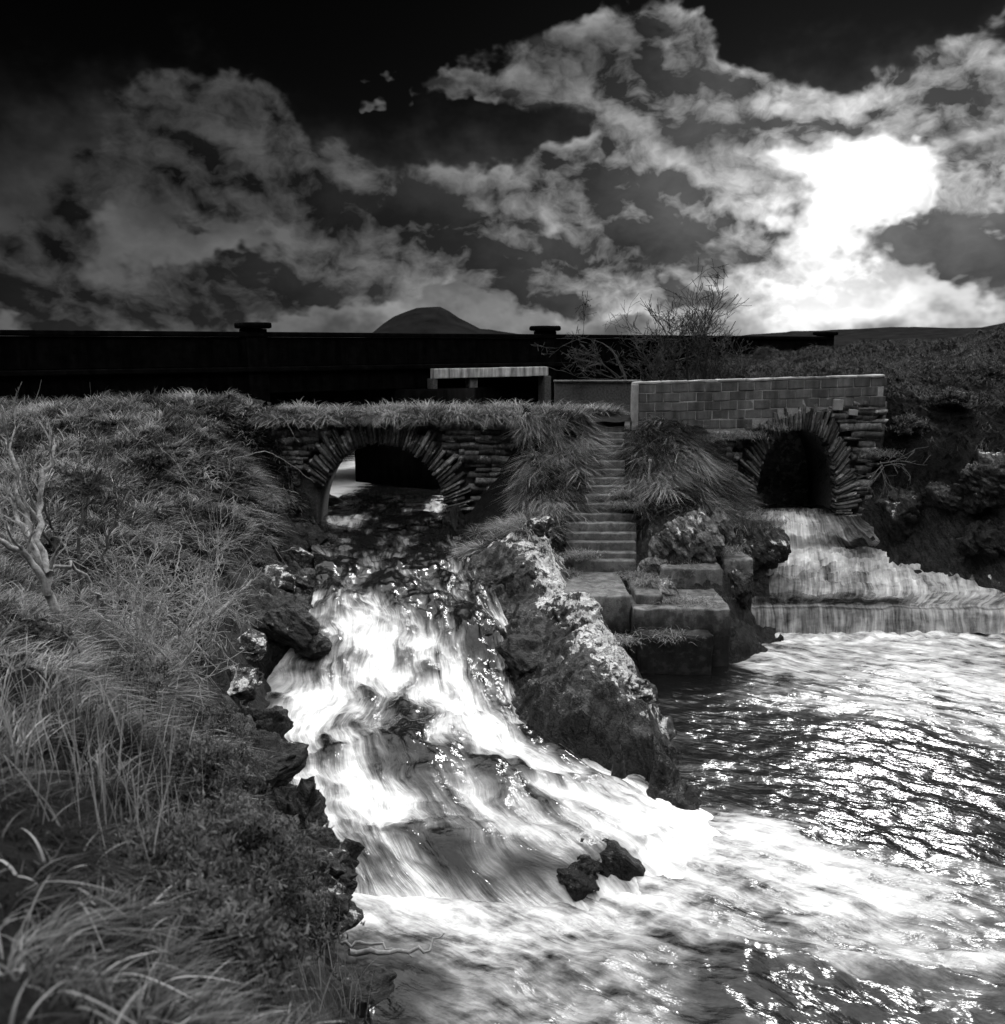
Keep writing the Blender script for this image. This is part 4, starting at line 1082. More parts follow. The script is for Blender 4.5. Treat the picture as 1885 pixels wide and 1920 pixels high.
# ------------------------------------------------------------------ right arch and block wall
RXC = float((PY(1412, 900, YW)[0] + PY(1572, 900, YW)[0]) / 2); RA = float((PY(1572, 900, YW)[0] - PY(1412, 900, YW)[0]) / 2)
RZB = 1.55; RH = float(PY(1487, 803, YW)[2]) - RZB
rcur = arch_curve(RXC, RZB, RA, RH, 2.5)
ra = empty('stone_arch', (0, 0, 0), 'stone arch below the concrete block wall, with dark mouth', 'arch', 'rubble arches')
WX0, WX1 = float(PY(1186, 760, YW)[0]), float(PY(1656, 730, YW)[0])
def wtop(x): return np.interp(x, [WX0, WX0 + .4 * (WX1 - WX0), WX1], [PY(1186, 716, YW)[2], PY(1370, 711, YW)[2], PY(1656, 702, YW)[2]])
def rtop(x):                                      # top of the rubble, under the blocks
    px = [PY(q, 800, YW)[0] for q in (1186, 1330, 1400, 1450, 1500, 1580, 1660)]
    return np.interp(x, px, [PY(1186, 806, YW)[2], PY(1330, 806, YW)[2], PY(1400, 795, YW)[2], PY(1450, 775, YW)[2], PY(1500, 762, YW)[2], PY(1580, 755, YW)[2], PY(1660, 752, YW)[2]])
arch_core('vault', ra, 2.2, WX1 + .15, YW + 0.10, 22.6, 0.3, lambda x: float(rtop(x)) - .02, RXC, RA, rcur, M['mortar'])
voussoirs(ra, RXC, RZB, RA, RH, YW, R(2), R(176), 23, ln=(.30, .58), wd=(.035, .09), p=2.5)
def in_right(x, z):
    dx, dz = (x - RXC) / (RA + .42), (z - RZB) / (RH + .40)
    return abs(dx) ** 2.5 + abs(dz) ** 2.5 > 1.0 and z < float(rtop(x)) - .03
rubble(ra, in_right, 3.9, WX1 - .22, 1.5, 4.4, YW, 24, ch=(.06, .17), ln=(.10, .36))
for (px, py, w, h, nm) in ((1571, 759, .22, .24, 'plaque'), (1599, 773, .20, .13, 'plaque')):
    c = PY(px, py, YW - .1)
    bm = worn_box(-w / 2, w / 2, -.05, .05, -h / 2, h / 2, 3, .2, .01, .015)
    o = bm_obj(nm, bm, M['cope'], ra); o.location = c; o.rotation_euler = (0, .06, 0)
    o['label'] = 'pale stone plaque set above the dark arch'
# back of the vault: old blocked masonry in the dark
bk = link('back_wall', mesh_np('back_wall', boxv(RXC - RA - .1, RXC + RA + .1, 21.9, 22.3, .6, 3.9), [np.array(BOXF)], smooth=False), M['stone'], ra)

bw_ = empty('block_wall', (0, 0, 0), 'grey concrete block wall above the right arch', 'wall')
def block_variant(seed, L, H):
    bm = worn_box(-L / 2, L / 2, -.07, .07, -H / 2, H / 2, seed, .12, .010, .014)
    me = bpy.data.meshes.new('block'); bm.to_mesh(me); bm.free(); me.materials.append(M['block']); return me
CH = 0.203; BL = 0.36
BV = [block_variant(i, BL - .014, CH - .014) for i in range(5)]
BVH = [block_variant(20 + i, BL / 2 - .014, CH - .014) for i in range(2)]
rgb = np.random.default_rng(5)
for c in range(5):
    x = WX0 + .12 - (BL / 2 if c % 2 else 0)
    while x < WX1 - .05:
        L = BL; me = BV[rgb.integers(5)]
        if x < WX0 + .05: x = WX0 + .12; L = BL / 2; me = BVH[rgb.integers(2)]
        cx = x + L / 2
        sl = (float(wtop(cx + .2)) - float(wtop(cx - .2))) / .4
        cz = float(wtop(cx)) - .05 - CH * (c + .5)
        if cz - CH * .6 > float(rtop(cx)) - .14 and cx < WX1:
            o = bpy.data.objects.new('block', me); COL.objects.link(o); o.parent = bw_
            o.location = (cx, YW - .02 + rgb.uniform(-.014, .010), cz + rgb.uniform(-.005, .005)); o.rotation_euler = (rgb.normal() * .014, -math.atan(sl) + rgb.normal() * .006, rgb.normal() * .014)
        x += L
# mortar body and coping follow the wall's gentle rise
xs = np.linspace(WX0 + .05, WX1 - .02, 30)
V, Q = [], []
for x in xs:
    t = float(wtop(x)) - .05; b = float(rtop(x)) - .15
    V += [(x, YW - .078, b), (x, YW - .078, t), (x, YW + .14, b), (x, YW + .14, t)]
for i in range(len(xs) - 1):
    p, q = 4 * i, 4 * i + 4
    Q += [(p, q, q + 1, p + 1), (p + 2, p + 3, q + 3, q + 2), (p + 1, q + 1, q + 3, p + 3)]
e = 4 * (len(xs) - 1); Q += [(0, 1, 3, 2), (e, e + 2, e + 3, e + 1)]
link('mortar', mesh_np('mortar', V, [np.array(Q)], smooth=False), M['joint'], bw_)
nco = 9
for k in range(nco):
    xa = WX0 + (WX1 - WX0) * k / nco; xb = WX0 + (WX1 - WX0) * (k + 1) / nco - .008
    bm = worn_box(xa, xb, YW - .10, YW + .17, -.052, 0.0, 40 + k, .12, .022, .018)
    for v in bm.verts: v.co.z += float(wtop(v.co.x))
    bm_obj('coping', bm, M['cope'], bw_)
bm = worn_box(WX0 - .02, WX0 + .11, YW - .13, YW + .16, float(wtop(WX0)) - 1.05, float(wtop(WX0)) - .045, 61, .2, .012, .015)
bm_obj('end_pier', bm, M['cope'], bw_)

# low dark wall behind the walkway, left of the block wall
dw = empty('low_wall', (0, 0, 0), 'low dark wall behind the turf walkway beside the block wall', 'wall')
a = PY(1040, 716, 23.2); b = PY(1182, 711, 22.7)
bm = worn_box(float(a[0]), float(b[0]) + .3, 22.9, 23.2, 3.2, float(a[2]), 5, .4, .02, .02); bm_obj('wall_body', bm, M['mortar'], dw)
bm = worn_box(float(a[0]) - .03, float(b[0]) + .33, 22.85, 23.25, float(a[2]) + .004, float(a[2]) + .05, 6, .4, .012, .015); bm_obj('coping', bm, M['step'], dw)

# ------------------------------------------------------------------ stairs, landing and quay
stt = empty('staircase', (0, 0, 0), 'worn concrete staircase climbing from the quay to the walkway', 'stairs')
nos = [1052, 1037, 1017, 1000, 981, 964, 945.5, 928.5, 912, 897, 881, 865, 850, 837, 824, 811.5, 799.5, 788]
nst = len(nos)
for i, py in enumerate(nos):
    t = i / (nst - 1); yy = ST_Y0 - .05 + (20.15 - ST_Y0 + .05) * t ** 0.97
    xl, xr = (1078, 1193) if i == 0 else ((1062, 1194) if i < 6 else (1100, 1172))
    pl_ = PY(xl, py, yy); pr_ = PY(xr, py, yy)
    z1 = float(pl_[2]); ynext = yy + .34
    bm = worn_box(float(pl_[0]), float(pr_[0]), yy, ynext, z1 - .30, z1, 70 + i, .10, .016, .022)
    o = bm_obj('step', bm, M['step'], stt, True)
qy = empty('quay', (0, 0, 0), 'stepped concrete quay at the foot of the stairs by the pool', 'quay')
def slab(name, x0, x1, y0, y1, z0, z1, seed, mat='quay', wear=.05, parent=qy, ch=.035):
    return bm_obj(name, worn_box(x0, x1, y0, y1, z0, z1, seed, .11, wear, ch), M[mat], parent, True)
lf = PY(1032, 1118, 15.15); rf = PY(1183, 1118, 15.15); zl = float(lf[2])
slab('landing', float(lf[0]), float(rf[0]), 15.15, 17.1, -.3, zl, 1)
q1 = PY(1188, 1142, 14.95); q2 = PY(1372, 1146, 14.95); zq = float(q1[2])
slab('quay_block', float(q1[0]), float(q2[0]), 14.95, 16.3, -.5, zq, 2)
bmq = slab('quay_step', float(PY(1190, 1112, 15.5)[0]) + .0, float(PY(1240, 1112, 15.5)[0]), 15.25, 16.35, -.2, zq + .16, 3)
l1 = PY(1203, 1193, 14.6); l2 = PY(1338, 1196, 14.6); slab('lower_ledge', float(l1[0]), float(l2[0]), 14.6, 15.3, -.6, float(l1[2]), 4)
b1 = PY(1358, 1050, 16.9); b2 = PY(1414, 1052, 16.9); slab('corner_block', float(b1[0]), float(b2[0]), 16.9, 17.7, .1, float(b1[2]), 5)
u1 = PY(1245, 1068, 16.2); u2 = PY(1360, 1062, 16.2); slab('upper_ledge', float(u1[0]), float(u2[0]), 16.35, 17.2, .1, float(u1[2]) - .02, 6)
wr = empty('weir', (0, 0, 0), 'concrete weir wall spilling water into the pool', 'weir')
c0 = PZ(1383, 1133, .48)
slab('weir_wall', float(c0[0]) - .1, 14.0, float(c0[1]) - .02, float(c0[1]) + .5, -.8, .40, 7, 'rock_dark', .02, wr)
slab('sill', float(c0[0]) - .1, 14.0, float(c0[1]) + .504, float(c0[1]) + .9, -.8, .30, 8, 'rock_dark', .02, wr)

# stake beside the stairs
sb, s_t = PY(1212, 952, 18.2), PY(1219, 866, 18.25)
stk = empty('stake', tuple(sb), 'thin pale leaning stake beside the stairs', 'stake')
v, f = tubes([(np.array([sb - (s_t - sb) * .2, sb, (sb + s_t) / 2, s_t]) - sb, [.022, .022, .021, .02])], 8)
link('pole', mesh_np('pole', v, f), M['bark'], stk)
v, f = tubes([(np.array([s_t - sb, s_t - sb + np.array((0, 0, .02)), s_t - sb + np.array((0, 0, .05)), s_t - sb + np.array((0, 0, .06))]), [.034, .04, .034, .002])], 8)
link('knob', mesh_np('knob', v, f), M['cope'], stk)

# ------------------------------------------------------------------ road bridge behind
BP = np.array((-6.19, 23.3)); BE = np.array((19.45, 14.2)); BE = BE / np.linalg.norm(BE); BANG = math.atan2(BE[1], BE[0])
br = empty('road_bridge', (BP[0], BP[1], 0), 'long black road bridge with solid parapet and capped pillars', 'bridge')
br.rotation_euler = (0, 0, BANG)
def s_at(px):                                 # distance along the bridge face seen at photograph column px
    d = ray(px, 650); k = d[0] / d[1]
    return (k * BP[1] - BP[0]) / (BE[0] - k * BE[1])
PT = 5.80
sa, sb2 = s_at(803), s_at(1017)
def bpart(name, s0, s1, t0, t1, z0, z1, mat='bridge', seed=0, wear=.012, ch=.03, step=.6):
    return bm_obj(name, worn_box(s0, s1, t0, t1, z0, z1, seed, step, wear, ch), M[mat], br)
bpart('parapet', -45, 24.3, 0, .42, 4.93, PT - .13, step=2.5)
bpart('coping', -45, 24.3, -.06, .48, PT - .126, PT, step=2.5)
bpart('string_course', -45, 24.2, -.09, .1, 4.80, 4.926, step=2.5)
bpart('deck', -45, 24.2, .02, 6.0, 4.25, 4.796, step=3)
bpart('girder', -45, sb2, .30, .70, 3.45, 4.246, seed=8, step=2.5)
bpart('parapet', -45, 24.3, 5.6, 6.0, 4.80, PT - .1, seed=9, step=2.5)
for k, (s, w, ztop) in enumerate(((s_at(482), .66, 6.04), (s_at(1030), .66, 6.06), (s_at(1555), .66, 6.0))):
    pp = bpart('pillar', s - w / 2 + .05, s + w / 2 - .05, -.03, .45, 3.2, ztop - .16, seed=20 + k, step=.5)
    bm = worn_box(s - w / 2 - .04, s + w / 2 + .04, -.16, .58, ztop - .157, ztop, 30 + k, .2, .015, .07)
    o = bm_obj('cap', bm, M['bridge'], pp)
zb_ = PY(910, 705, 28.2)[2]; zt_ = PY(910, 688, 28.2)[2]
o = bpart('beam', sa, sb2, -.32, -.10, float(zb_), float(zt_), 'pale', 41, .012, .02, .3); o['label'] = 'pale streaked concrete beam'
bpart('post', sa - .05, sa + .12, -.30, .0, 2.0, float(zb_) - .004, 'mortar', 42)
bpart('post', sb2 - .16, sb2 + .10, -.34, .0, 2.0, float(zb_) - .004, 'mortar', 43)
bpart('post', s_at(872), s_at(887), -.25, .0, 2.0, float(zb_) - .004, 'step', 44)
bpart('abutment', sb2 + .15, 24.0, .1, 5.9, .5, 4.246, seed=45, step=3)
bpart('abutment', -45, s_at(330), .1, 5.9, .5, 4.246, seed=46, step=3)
# pier in the stream, seen through the left arch
pa, pb = PZ(667, 903, 1.5), PZ(813, 918, 1.5)
e1 = (pb - pa)[:2]; lp = float(np.linalg.norm(e1)); e1 /= lp; e2 = np.array((-e1[1], e1[0]))
V = []
for z in (.4, 4.24):
    for (s, t) in ((0, 0), (lp, 0), (lp + .0, 3.6), (0, 3.6)):
        q = pa[:2] + e1 * s + e2 * t; V.append((q[0], q[1], z))
ci, si = math.cos(-BANG), math.sin(-BANG)
V = [((x - BP[0]) * ci - (y - BP[1]) * si, (x - BP[0]) * si + (y - BP[1]) * ci, z) for x, y, z in V]
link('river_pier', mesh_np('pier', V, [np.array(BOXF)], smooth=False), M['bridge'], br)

# ------------------------------------------------------------------ rocks
def lich_top(strength, z0=None):
    def f(p):
        return strength * np.ones(len(p))
    return f
def rk(name, px, py, Y, size, label, mat, seed, **k):
    c = PY(px, py, Y); return rock(name, tuple(c), size, label, M[mat], seed, **k)
rk('boulder', 965, 1100, 16.0, (.95, 1.0, .80), 'big pale lichened boulder between left arch and landing', 'rock_lichen', 31, sub=6, lich_at=lich_crest, rot=.2, tilt=(.25, .15), rough=.12)
rk('boulder', 1075, 1180, 14.0, (.85, .8, .62), 'lichen crusted boulder below the landing', 'rock_lichen', 2, sub=6, lich_at=lich_crest, rot=-.5, tilt=(.1, .4))
rk('boulder', 1120, 1300, 12.2, (.75, 1.0, .55), 'dark sloping boulder above the cascade foot', 'rock_lichen', 3, sub=6, lich_at=lich_crest, rot=-.35, tilt=(.1, .35))
rk('boulder', 985, 1240, 13.3, (.55, .75, .55), 'wet dark boulder beside the first fall', 'rock_dark', 4, rot=.3)
rk('boulder', 1010, 990, 17.4, (.42, .35, .28), 'small pale boulder below the tussocks', 'rock_lichen', 5, lich=.05)
rk('boulder', 1190, 1300, 12.6, (.35, .6, .3), 'flat rock at the edge of the pool', 'rock_lichen', 6, lich=-.05, rot=-.5)
rk('boulder', 420, 1310, 11.3, (.62, .65, .62), 'blocky dark boulder with white lichen on top beside the fall', 'rock_lichen', 7, sub=6, lich=.07, rot=.3, tilt=(.1, .2))
rk('boulder', 545, 1185, 13.7, (.55, .7, .62), 'smooth dark boulder where the water first falls', 'rock', 8, sub=6, lich=-.06, rot=.5)
rk('boulder', 520, 1090, 15.4, (.55, .5, .36), 'rock with white lichen spots under the left bank grass', 'rock_lichen', 9, lich=.08)
rk('boulder', 470, 1460, 9.0, (.60, .62, .50), 'craggy black rock on the bank above the lower fall', 'rock_dark', 10, sub=6, rough=.24)
rk('boulder', 530, 1560, 8.0, (.62, .60, .52), 'jagged black rock at the lower fall', 'rock_dark', 11, sub=6, rough=.26, rot=.6)
rk('boulder', 560, 1660, 7.2, (.50, .60, .5), 'jagged black rock at the foot of the bank', 'rock_dark', 12, sub=6, rough=.26, rot=1.2)
rk('boulder', 1288, 1020, 17.2, (.62, .55, .95), 'tall folded slate outcrop right of the stairs', 'rock_pale', 13, sub=6, rough=.22, tilt=(-.1, .45), cuts=12)
rk('boulder', 1345, 990, 17.7, (.38, .4, .62), 'pale slate slab leaning under the right arch wall', 'rock_pale', 14, rough=.22, tilt=(0, .3))
rk('boulder', 1425, 1030, 18.0, (.85, .6, .58), 'rounded rock beside the rushing right arch water', 'rock', 15, sub=6, lich=.02, tilt=(0, .3))
rk('boulder', 1230, 1060, 16.9, (.30, .3, .28), 'small rock at the side of the lowest stairs', 'rock_pale', 16)
rk('boulder', 1250, 1105, 15.7, (.3, .3, .2), 'small broken rock on the quay', 'rock_pale', 17)
rk('boulder', 1850, 900, 18.5, (.85, .6, .55), 'streaked slate outcrop on the right bank', 'rock', 18, sub=6, rough=.25, tilt=(0, -.4))
rk('boulder', 1770, 930, 18.9, (.6, .5, .4), 'broken slate below the right bank bushes', 'rock', 19, rough=.25)
rk('boulder', 1690, 960, 19.1, (.6, .45, .7), 'black rock at the right arch mouth', 'rock_dark', 20, rough=.2)
rk('boulder', 1850, 1010, 18.2, (.9, .5, .55), 'black rock above the upper basin', 'rock_dark', 21, rough=.22)
rk('boulder', 610, 944, 22.8, (.42, .4, .2), 'dark rock in the water behind the left arch', 'rock_dark', 22, sub=4)
rk('boulder', 748, 1082, 16.3, (.40, .35, .20), 'wet black rock at the top of the cascade', 'rock_dark', 23, lich=-.3)
rk('boulder', 850, 1000, 19.2, (.35, .5, .6), 'black rock inside the right foot of the left arch', 'rock_dark', 24, lich=-.3)
rk('boulder', 1160, 1260, 13.5, (.3, .4, .4), 'dark rock between ridge and quay', 'rock', 25)
rk('boulder', 1140, 1225, 14.2, (.35, .45, .4), 'broken rock under the landing', 'rock_lichen', 26, lich=-.02)
rk('boulder', 460, 1220, 12.6, (.40, .4, .3), 'lichen spotted rock under the leaning branch', 'rock_lichen', 27, lich=.08)
for k, (px, py, Y, sz, lab, mt) in enumerate([
    (585, 1010, 18.6, (.42, .5, .45), 'black rock in the left foot of the arch', 'rock_dark'), (560, 1055, 17.2, (.5, .55, .42), 'dark rock beside the rapids under the arch', 'rock_lichen'),
    (570, 1105, 15.9, (.42, .5, .36), 'dark rock at the lip of the cascade', 'rock'), (490, 1140, 14.6, (.45, .45, .32), 'lichen dotted rock above the lip of the cascade', 'rock_lichen'),
    (480, 1370, 10.6, (.38, .45, .42), 'black rock under the blocky lichened boulder', 'rock_dark'), (440, 1400, 10.0, (.45, .45, .38), 'dark rock in the middle of the left brink', 'rock'),
    (350, 1340, 10.2, (.42, .42, .36), 'lichened rock half hidden by twigs', 'rock_lichen'), (590, 1620, 7.6, (.32, .38, .36), 'black rock touching the lower fall', 'rock_dark'),
    (595, 1740, 6.9, (.34, .4, .26), 'low dark rock on the near shore', 'rock_dark'), (640, 1860, 6.4, (.45, .4, .12), 'flat dark stone at the near water edge', 'rock_dark'), (400, 1480, 8.0, (.4, .4, .34), 'dark rock behind the heather', 'rock_dark'),
    (1080, 1606, 8.9, (.66, .40, .32), 'wet black rock breaking the foot of the cascade', 'rock_dark'), (770, 1372, 11.5, (.34, .36, .14), 'wet black rock in the middle of the cascade', 'rock_dark')]):
    rk('boulder', px, py, Y, sz, lab, mt, 60 + k, rough=.2, lich=(-.35 if k > 10 else (.07 if mt == 'rock_lichen' else -.03)), rot=k * .7, sub=5)
for k, (px, py, Y, sz, lab) in enumerate([
    (995, 1592, 9.1, (.46, .36, .27), 'wet black rock left of the foot of the cascade'), (1155, 1622, 8.85, (.36, .30, .24), 'wet black rock at the right end of the cascade foot'),
    (640, 1606, 8.3, (.20, .22, .2), 'black rock splitting the water by the left brink'), (880, 1455, 10.3, (.30, .3, .14), 'half drowned rock in the lower cascade'),
    (905, 1195, 13.6, (.34, .30, .26), 'black rock under the right edge of the first fall'), (585, 1215, 13.2, (.30, .3, .24), 'black rock under the left edge of the first fall'), (950, 1545, 9.5, (.34, .3, .15), 'black slab rock under the spreading cascade')]):
    rk('boulder', px, py, Y, sz, lab, 'rock_dark', 80 + k, rough=.24, lich=-.35, rot=k * .9, sub=4)
rk('boulder', 1388, 1098, 16.75, (.34, .26, .42), 'dark rock under the corner block of the quay', 'rock', 95, rough=.2, lich=-.05)

# ------------------------------------------------------------------ grass
def d_left(x, y):
    rk_ = LEFT.bil(LEFT.rk, x, y)
    return (1 - rk_) ** 2 * (0.45 + 0.55 * sst(fbm(np.stack([x * .8, y * .8, x * 0 + 2], 1), 3), -.35, .1))
def vis_left(y0, y1):
    def f(x, y):
        inside = np.abs(x / np.maximum(y, .3)) < 0.62
        return d_left(x, y) * inside * (y > y0) * (y < y1)
    return f
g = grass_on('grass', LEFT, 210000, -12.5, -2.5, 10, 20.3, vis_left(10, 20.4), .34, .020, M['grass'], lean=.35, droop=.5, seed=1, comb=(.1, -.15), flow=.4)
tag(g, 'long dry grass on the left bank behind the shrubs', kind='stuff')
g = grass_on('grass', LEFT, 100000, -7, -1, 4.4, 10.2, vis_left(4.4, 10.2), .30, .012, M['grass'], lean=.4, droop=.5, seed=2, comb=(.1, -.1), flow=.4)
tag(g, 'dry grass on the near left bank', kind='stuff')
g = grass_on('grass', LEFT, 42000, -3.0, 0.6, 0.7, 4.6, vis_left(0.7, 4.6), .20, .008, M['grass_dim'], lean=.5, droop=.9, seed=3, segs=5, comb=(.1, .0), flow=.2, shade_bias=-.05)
tag(g, 'coarse blurred grass in the near corner of the bank', kind='stuff')
def d_plat(x, y): return np.where(y < 20.45, 1.0, .45) * ((x < 1.72) | (x > 2.62) | (y > 20.5))
g = grass_on('grass', PLAT, 120000, -5.6, 2.6, 19.87, 22.4, d_plat, .42, .018, M['grass'], lean=.5, droop=.85, seed=4, comb=(.35, -.8), flow=.3)
tag(g, 'grass fringe drooping over the top of the left arch', kind='stuff')
def d_mid(x, y):
    rk_ = MID.bil(MID.rk, x, y)
    w = np.interp(y, [16, 17.9, 18.1, 20.4], [.75, .75, .42, .42]); cx = np.interp(y, [16, 17.9, 18.1, 20.4], [1.92, 1.95, 2.2, 2.3])
    stair = (np.abs(x - cx) > w) | (y > 20.2)
    front = ~((x < .35) & (y > 18.5))
    return (1 - rk_) ** 2 * stair * front
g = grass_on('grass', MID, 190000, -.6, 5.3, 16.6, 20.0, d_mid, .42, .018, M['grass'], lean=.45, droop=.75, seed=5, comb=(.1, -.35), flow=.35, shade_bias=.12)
tag(g, 'long tussock grass hanging on both sides of the stairs', kind='stuff')
def d_right(x, y):
    return (1 - RIGHT.bil(RIGHT.rk, x, y)) ** 2 * (np.abs(x / y) < .62)
g = grass_on('grass', RIGHT, 170000, 7.1, 20, 18, 33, d_right, .30, .012, M['grass_dark'], lean=.4, droop=.7, seed=6, comb=(-.2, -.3), segs=2, flow=.3, shade_bias=-.3)
tag(g, 'rough dark grass on the right bank', kind='stuff')
class MoorRel:
    def at(s, x, y): return MOOR(x, y)
    def grad(s, x, y): return x * 0, y * 0
g = grass_on('grass', MoorRel(), 60000, 2, 24, 22.6, 40, lambda x, y: (np.abs(x / y) < .6) * (x > 2.8), .45, .014, M['grass_dark'], lean=.3, droop=.4, seed=7, segs=2, shade_bias=-.4)
tag(g, 'dim grass and scrub behind the block wall', kind='stuff')
# small mosses and tufts on the quay, rocks and steps
rgq = np.random.default_rng(77)
TB = []
for (px, py, Y, n, r) in [(1195, 1080, 16.6, 500, .22), (1225, 1090, 15.9, 400, .2), (1300, 1130, 15.3, 400, .3), (1250, 1125, 15.4, 300, .2), (1290, 1060, 16.8, 600, .35), (1390, 965, 18.6, 900, .35), (1440, 980, 18.4, 700, .3), (1350, 1030, 17.2, 500, .3), (1090, 1040, 16.9, 500, .25), (1060, 1075, 16.6, 400, .2), (1250, 1190, 14.7, 300, .3), (985, 985, 17.9, 700, .3), (930, 1005, 18.0, 500, .25), (1180, 945, 18.0, 1200, .22), (1175, 925, 18.2, 900, .2), (1160, 1200, 14.2, 350, .2), (1330, 820, 19.85, 700, .3), (1400, 815, 19.85, 700, .3), (1450, 800, 19.85, 400, .2), (1340, 900, 19.6, 500, .3), (1650, 850, 19.9, 700, .3)]:
    c = PY(px, py, Y); TB.append(c + rgq.normal(size=(n, 3)) * np.array((r, r * .6, .05)) * .7 + np.array((0, 0, -.03)))
TB = np.concatenate(TB); n = len(TB); th = rgq.uniform(0, 2 * math.pi, n)
h = np.stack([np.cos(th) * .7, np.sin(th) * .7 - .35], 1); h /= np.linalg.norm(h, axis=1)[:, None]
g = blades('grass', TB, h, rgq.uniform(.1, .3, n), rgq.uniform(.006, .013, n), rgq.uniform(.2, .7, n), rgq.uniform(.3, 1.1, n), np.clip(rgq.normal(.5, .25, n), 0, 1), M['grass'], 3)
tag(g, 'small grass tufts in the joints of quay, rocks and walls', kind='stuff')

# ------------------------------------------------------------------ bare trees behind the block wall
def bare(name, roots, label, cat, group, mat, seed, sides=5, loc=None, minr=.006):
    rg = np.random.default_rng(seed); trunk, twigs = [], []
    for (b, d, L, r, dep, sp, up, kids, wob) in roots:
        o = branch_tree(b, d, L, r, dep, rg, sp, up, kids, wob, None, minr)
        for p_, r_ in o: (trunk if r_[0] > r * .5 else twigs).append((p_, r_))
    root = empty(name, tuple(loc if loc is not None else roots[0][0]), label, cat, group)
    off = np.array(root.location)
    v, f = tubes([(p_ - off, r_) for p_, r_ in trunk], sides + 2); link('trunk', mesh_np('trunk', v, f), mat, root)
    if twigs:
        v, f = tubes([(p_ - off, r_) for p_, r_ in twigs], sides); link('crown', mesh_np('crown', v, f), mat, root)
    return root
def gz(px, Y, zb=4.0):
    p = PY(px, 700, Y); return np.array((p[0], Y, zb))
bare('bare_tree', [(gz(1192, 23.4), (-.35, 0, 1), 1.55, .05, 5, .7, .0, (2, 4), .12)], 'small windswept bare tree leaning left above the block wall', 'tree', 'bare trees behind the block wall', M['twig'], 31)
bare('bare_tree', [(gz(1235, 24.0), (0, 0, 1), 1.4, .05, 5, .65, .05, (2, 4), .12), (gz(1265, 24.2), (.1, 0, 1), 1.35, .05, 4, .6, .06, (3, 4), .12)], 'dense twiggy bare thicket in the middle of the trees', 'tree', 'bare trees behind the block wall', M['twig'], 32)
bare('bare_tree', [(gz(1318, 23.6), (.03, 0, 1), 1.75, .05, 4, .45, .10, (3, 4), .08), (gz(1300, 23.8), (-.08, 0, 1), 1.5, .04, 4, .45, .10, (3, 4), .08)], 'taller bare tree with upright forked stems', 'tree', 'bare trees behind the block wall', M['twig'], 33)
for k, (px, Y, ln) in enumerate([(1210, 23, 1.0), (1255, 23, 1.3), (1290, 23, 1.3), (1335, 23.1, 1.4), (1372, 23.2, 1.2)]):
    bare('bare_shrub', [(gz(px, Y, 4.05), (rgq.normal() * .4, 0, 1), ln, .025, 4, .7, .06, (3, 4), .12), (gz(px + 8, Y, 4.05), (rgq.normal() * .6, 0, 1), ln * .8, .02, 4, .7, .06, (2, 4), .12)],
         ['low pale twigs behind the end pier of the block wall', 'pale twiggy shrub behind the block wall under the thicket', 'pale branching shrub behind the middle blocks', 'spreading pale shrub under the taller bare tree', 'low pale shrub right of the taller bare tree'][k], 'shrub', 'shrubs behind the block wall', M['twig'], 40 + k, minr=.004)

# ------------------------------------------------------------------ bare shrubs on the left bank
def limb(pl, r0, r1, rg, n=14, wob=.02):
    pl = np.array(pl, float); k = np.linspace(0, 1, len(pl)); t = np.linspace(0, 1, n)
    c = np.stack([np.interp(t, k, pl[:, j]) for j in range(3)], 1) + rg.normal(size=(n, 3)) * wob * np.array((1, 1, 1))
    return c, np.linspace(r0, r1, n)
def shrub(name, limbs, label, seed, mat, twig_n=5, twig_l=.6, depth=3, spread=.6):
    rg = np.random.default_rng(seed); main, tw = [], []
    for (pxs, r0, r1) in limbs:
        c, r = limb([PY(*q) for q in pxs], r0, r1, rg)
        main.append((c, r))
        for _ in range(twig_n):
            i = rg.integers(4, len(c)); d = c[i] - c[i - 1]; d /= np.linalg.norm(d) + 1e-9
            branch_tree(c[i], d + rg.normal(size=3) * .5 + np.array((0, 0, .5)), twig_l * rg.uniform(.5, 1.2), r[i] * .6, depth, rg, spread, .08, (2, 3), .14, tw, .0022)
    off = np.array(PY(*limbs[0][0][0]))
    root = empty(name, tuple(off), label, 'shrub', 'bare shrubs on the left bank')
    v, f = tubes([(a_ - off, b_) for a_, b_ in main], 8); link('stem', mesh_np('stem', v, f), mat, root)
    v, f = tubes([(a_ - off, b_) for a_, b_ in tw], 5); link('twigs', mesh_np('twigs', v, f), mat, root)['kind'] = 'stuff'
    return root
shrub('bare_shrub', [([(105, 1160, 7.6), (85, 1080, 7.6), (50, 1000, 7.7), (20, 940, 7.9)], .045, .018), ([(95, 1110, 7.6), (60, 1050, 7.5), (0, 1010, 7.4), (-40, 1000, 7.3)], .034, .014), ([(90, 1080, 7.6), (70, 980, 7.9), (80, 890, 8.2), (110, 830, 8.4)], .036, .014), ([(70, 1040, 7.7), (30, 930, 7.9), (20, 850, 8.0), (0, 800, 8.0)], .03, .012), ([(85, 1070, 7.6), (140, 1060, 7.8), (180, 1110, 7.9), (200, 1130, 8.0)], .02, .008)],
      'bare shrub with pale twisted stems at the left edge of the bank', 51, M['bark'], 7, .36, 3)
shrub('bare_shrub', [([(285, 1255, 8.6), (320, 1205, 9.0), (380, 1175, 9.4), (430, 1130, 9.8), (475, 1090, 10.0)], .046, .018), ([(280, 1240, 8.6), (330, 1240, 8.8), (350, 1225, 8.9)], .018, .008), ([(390, 1165, 9.5), (395, 1120, 9.5), (385, 1080, 9.5)], .014, .006), ([(320, 1205, 9.0), (350, 1170, 9.1), (370, 1120, 9.2)], .014, .006)],
      'bare shrub with one long branch arching out toward the fall', 52, M['bark'], 6, .45, 2)
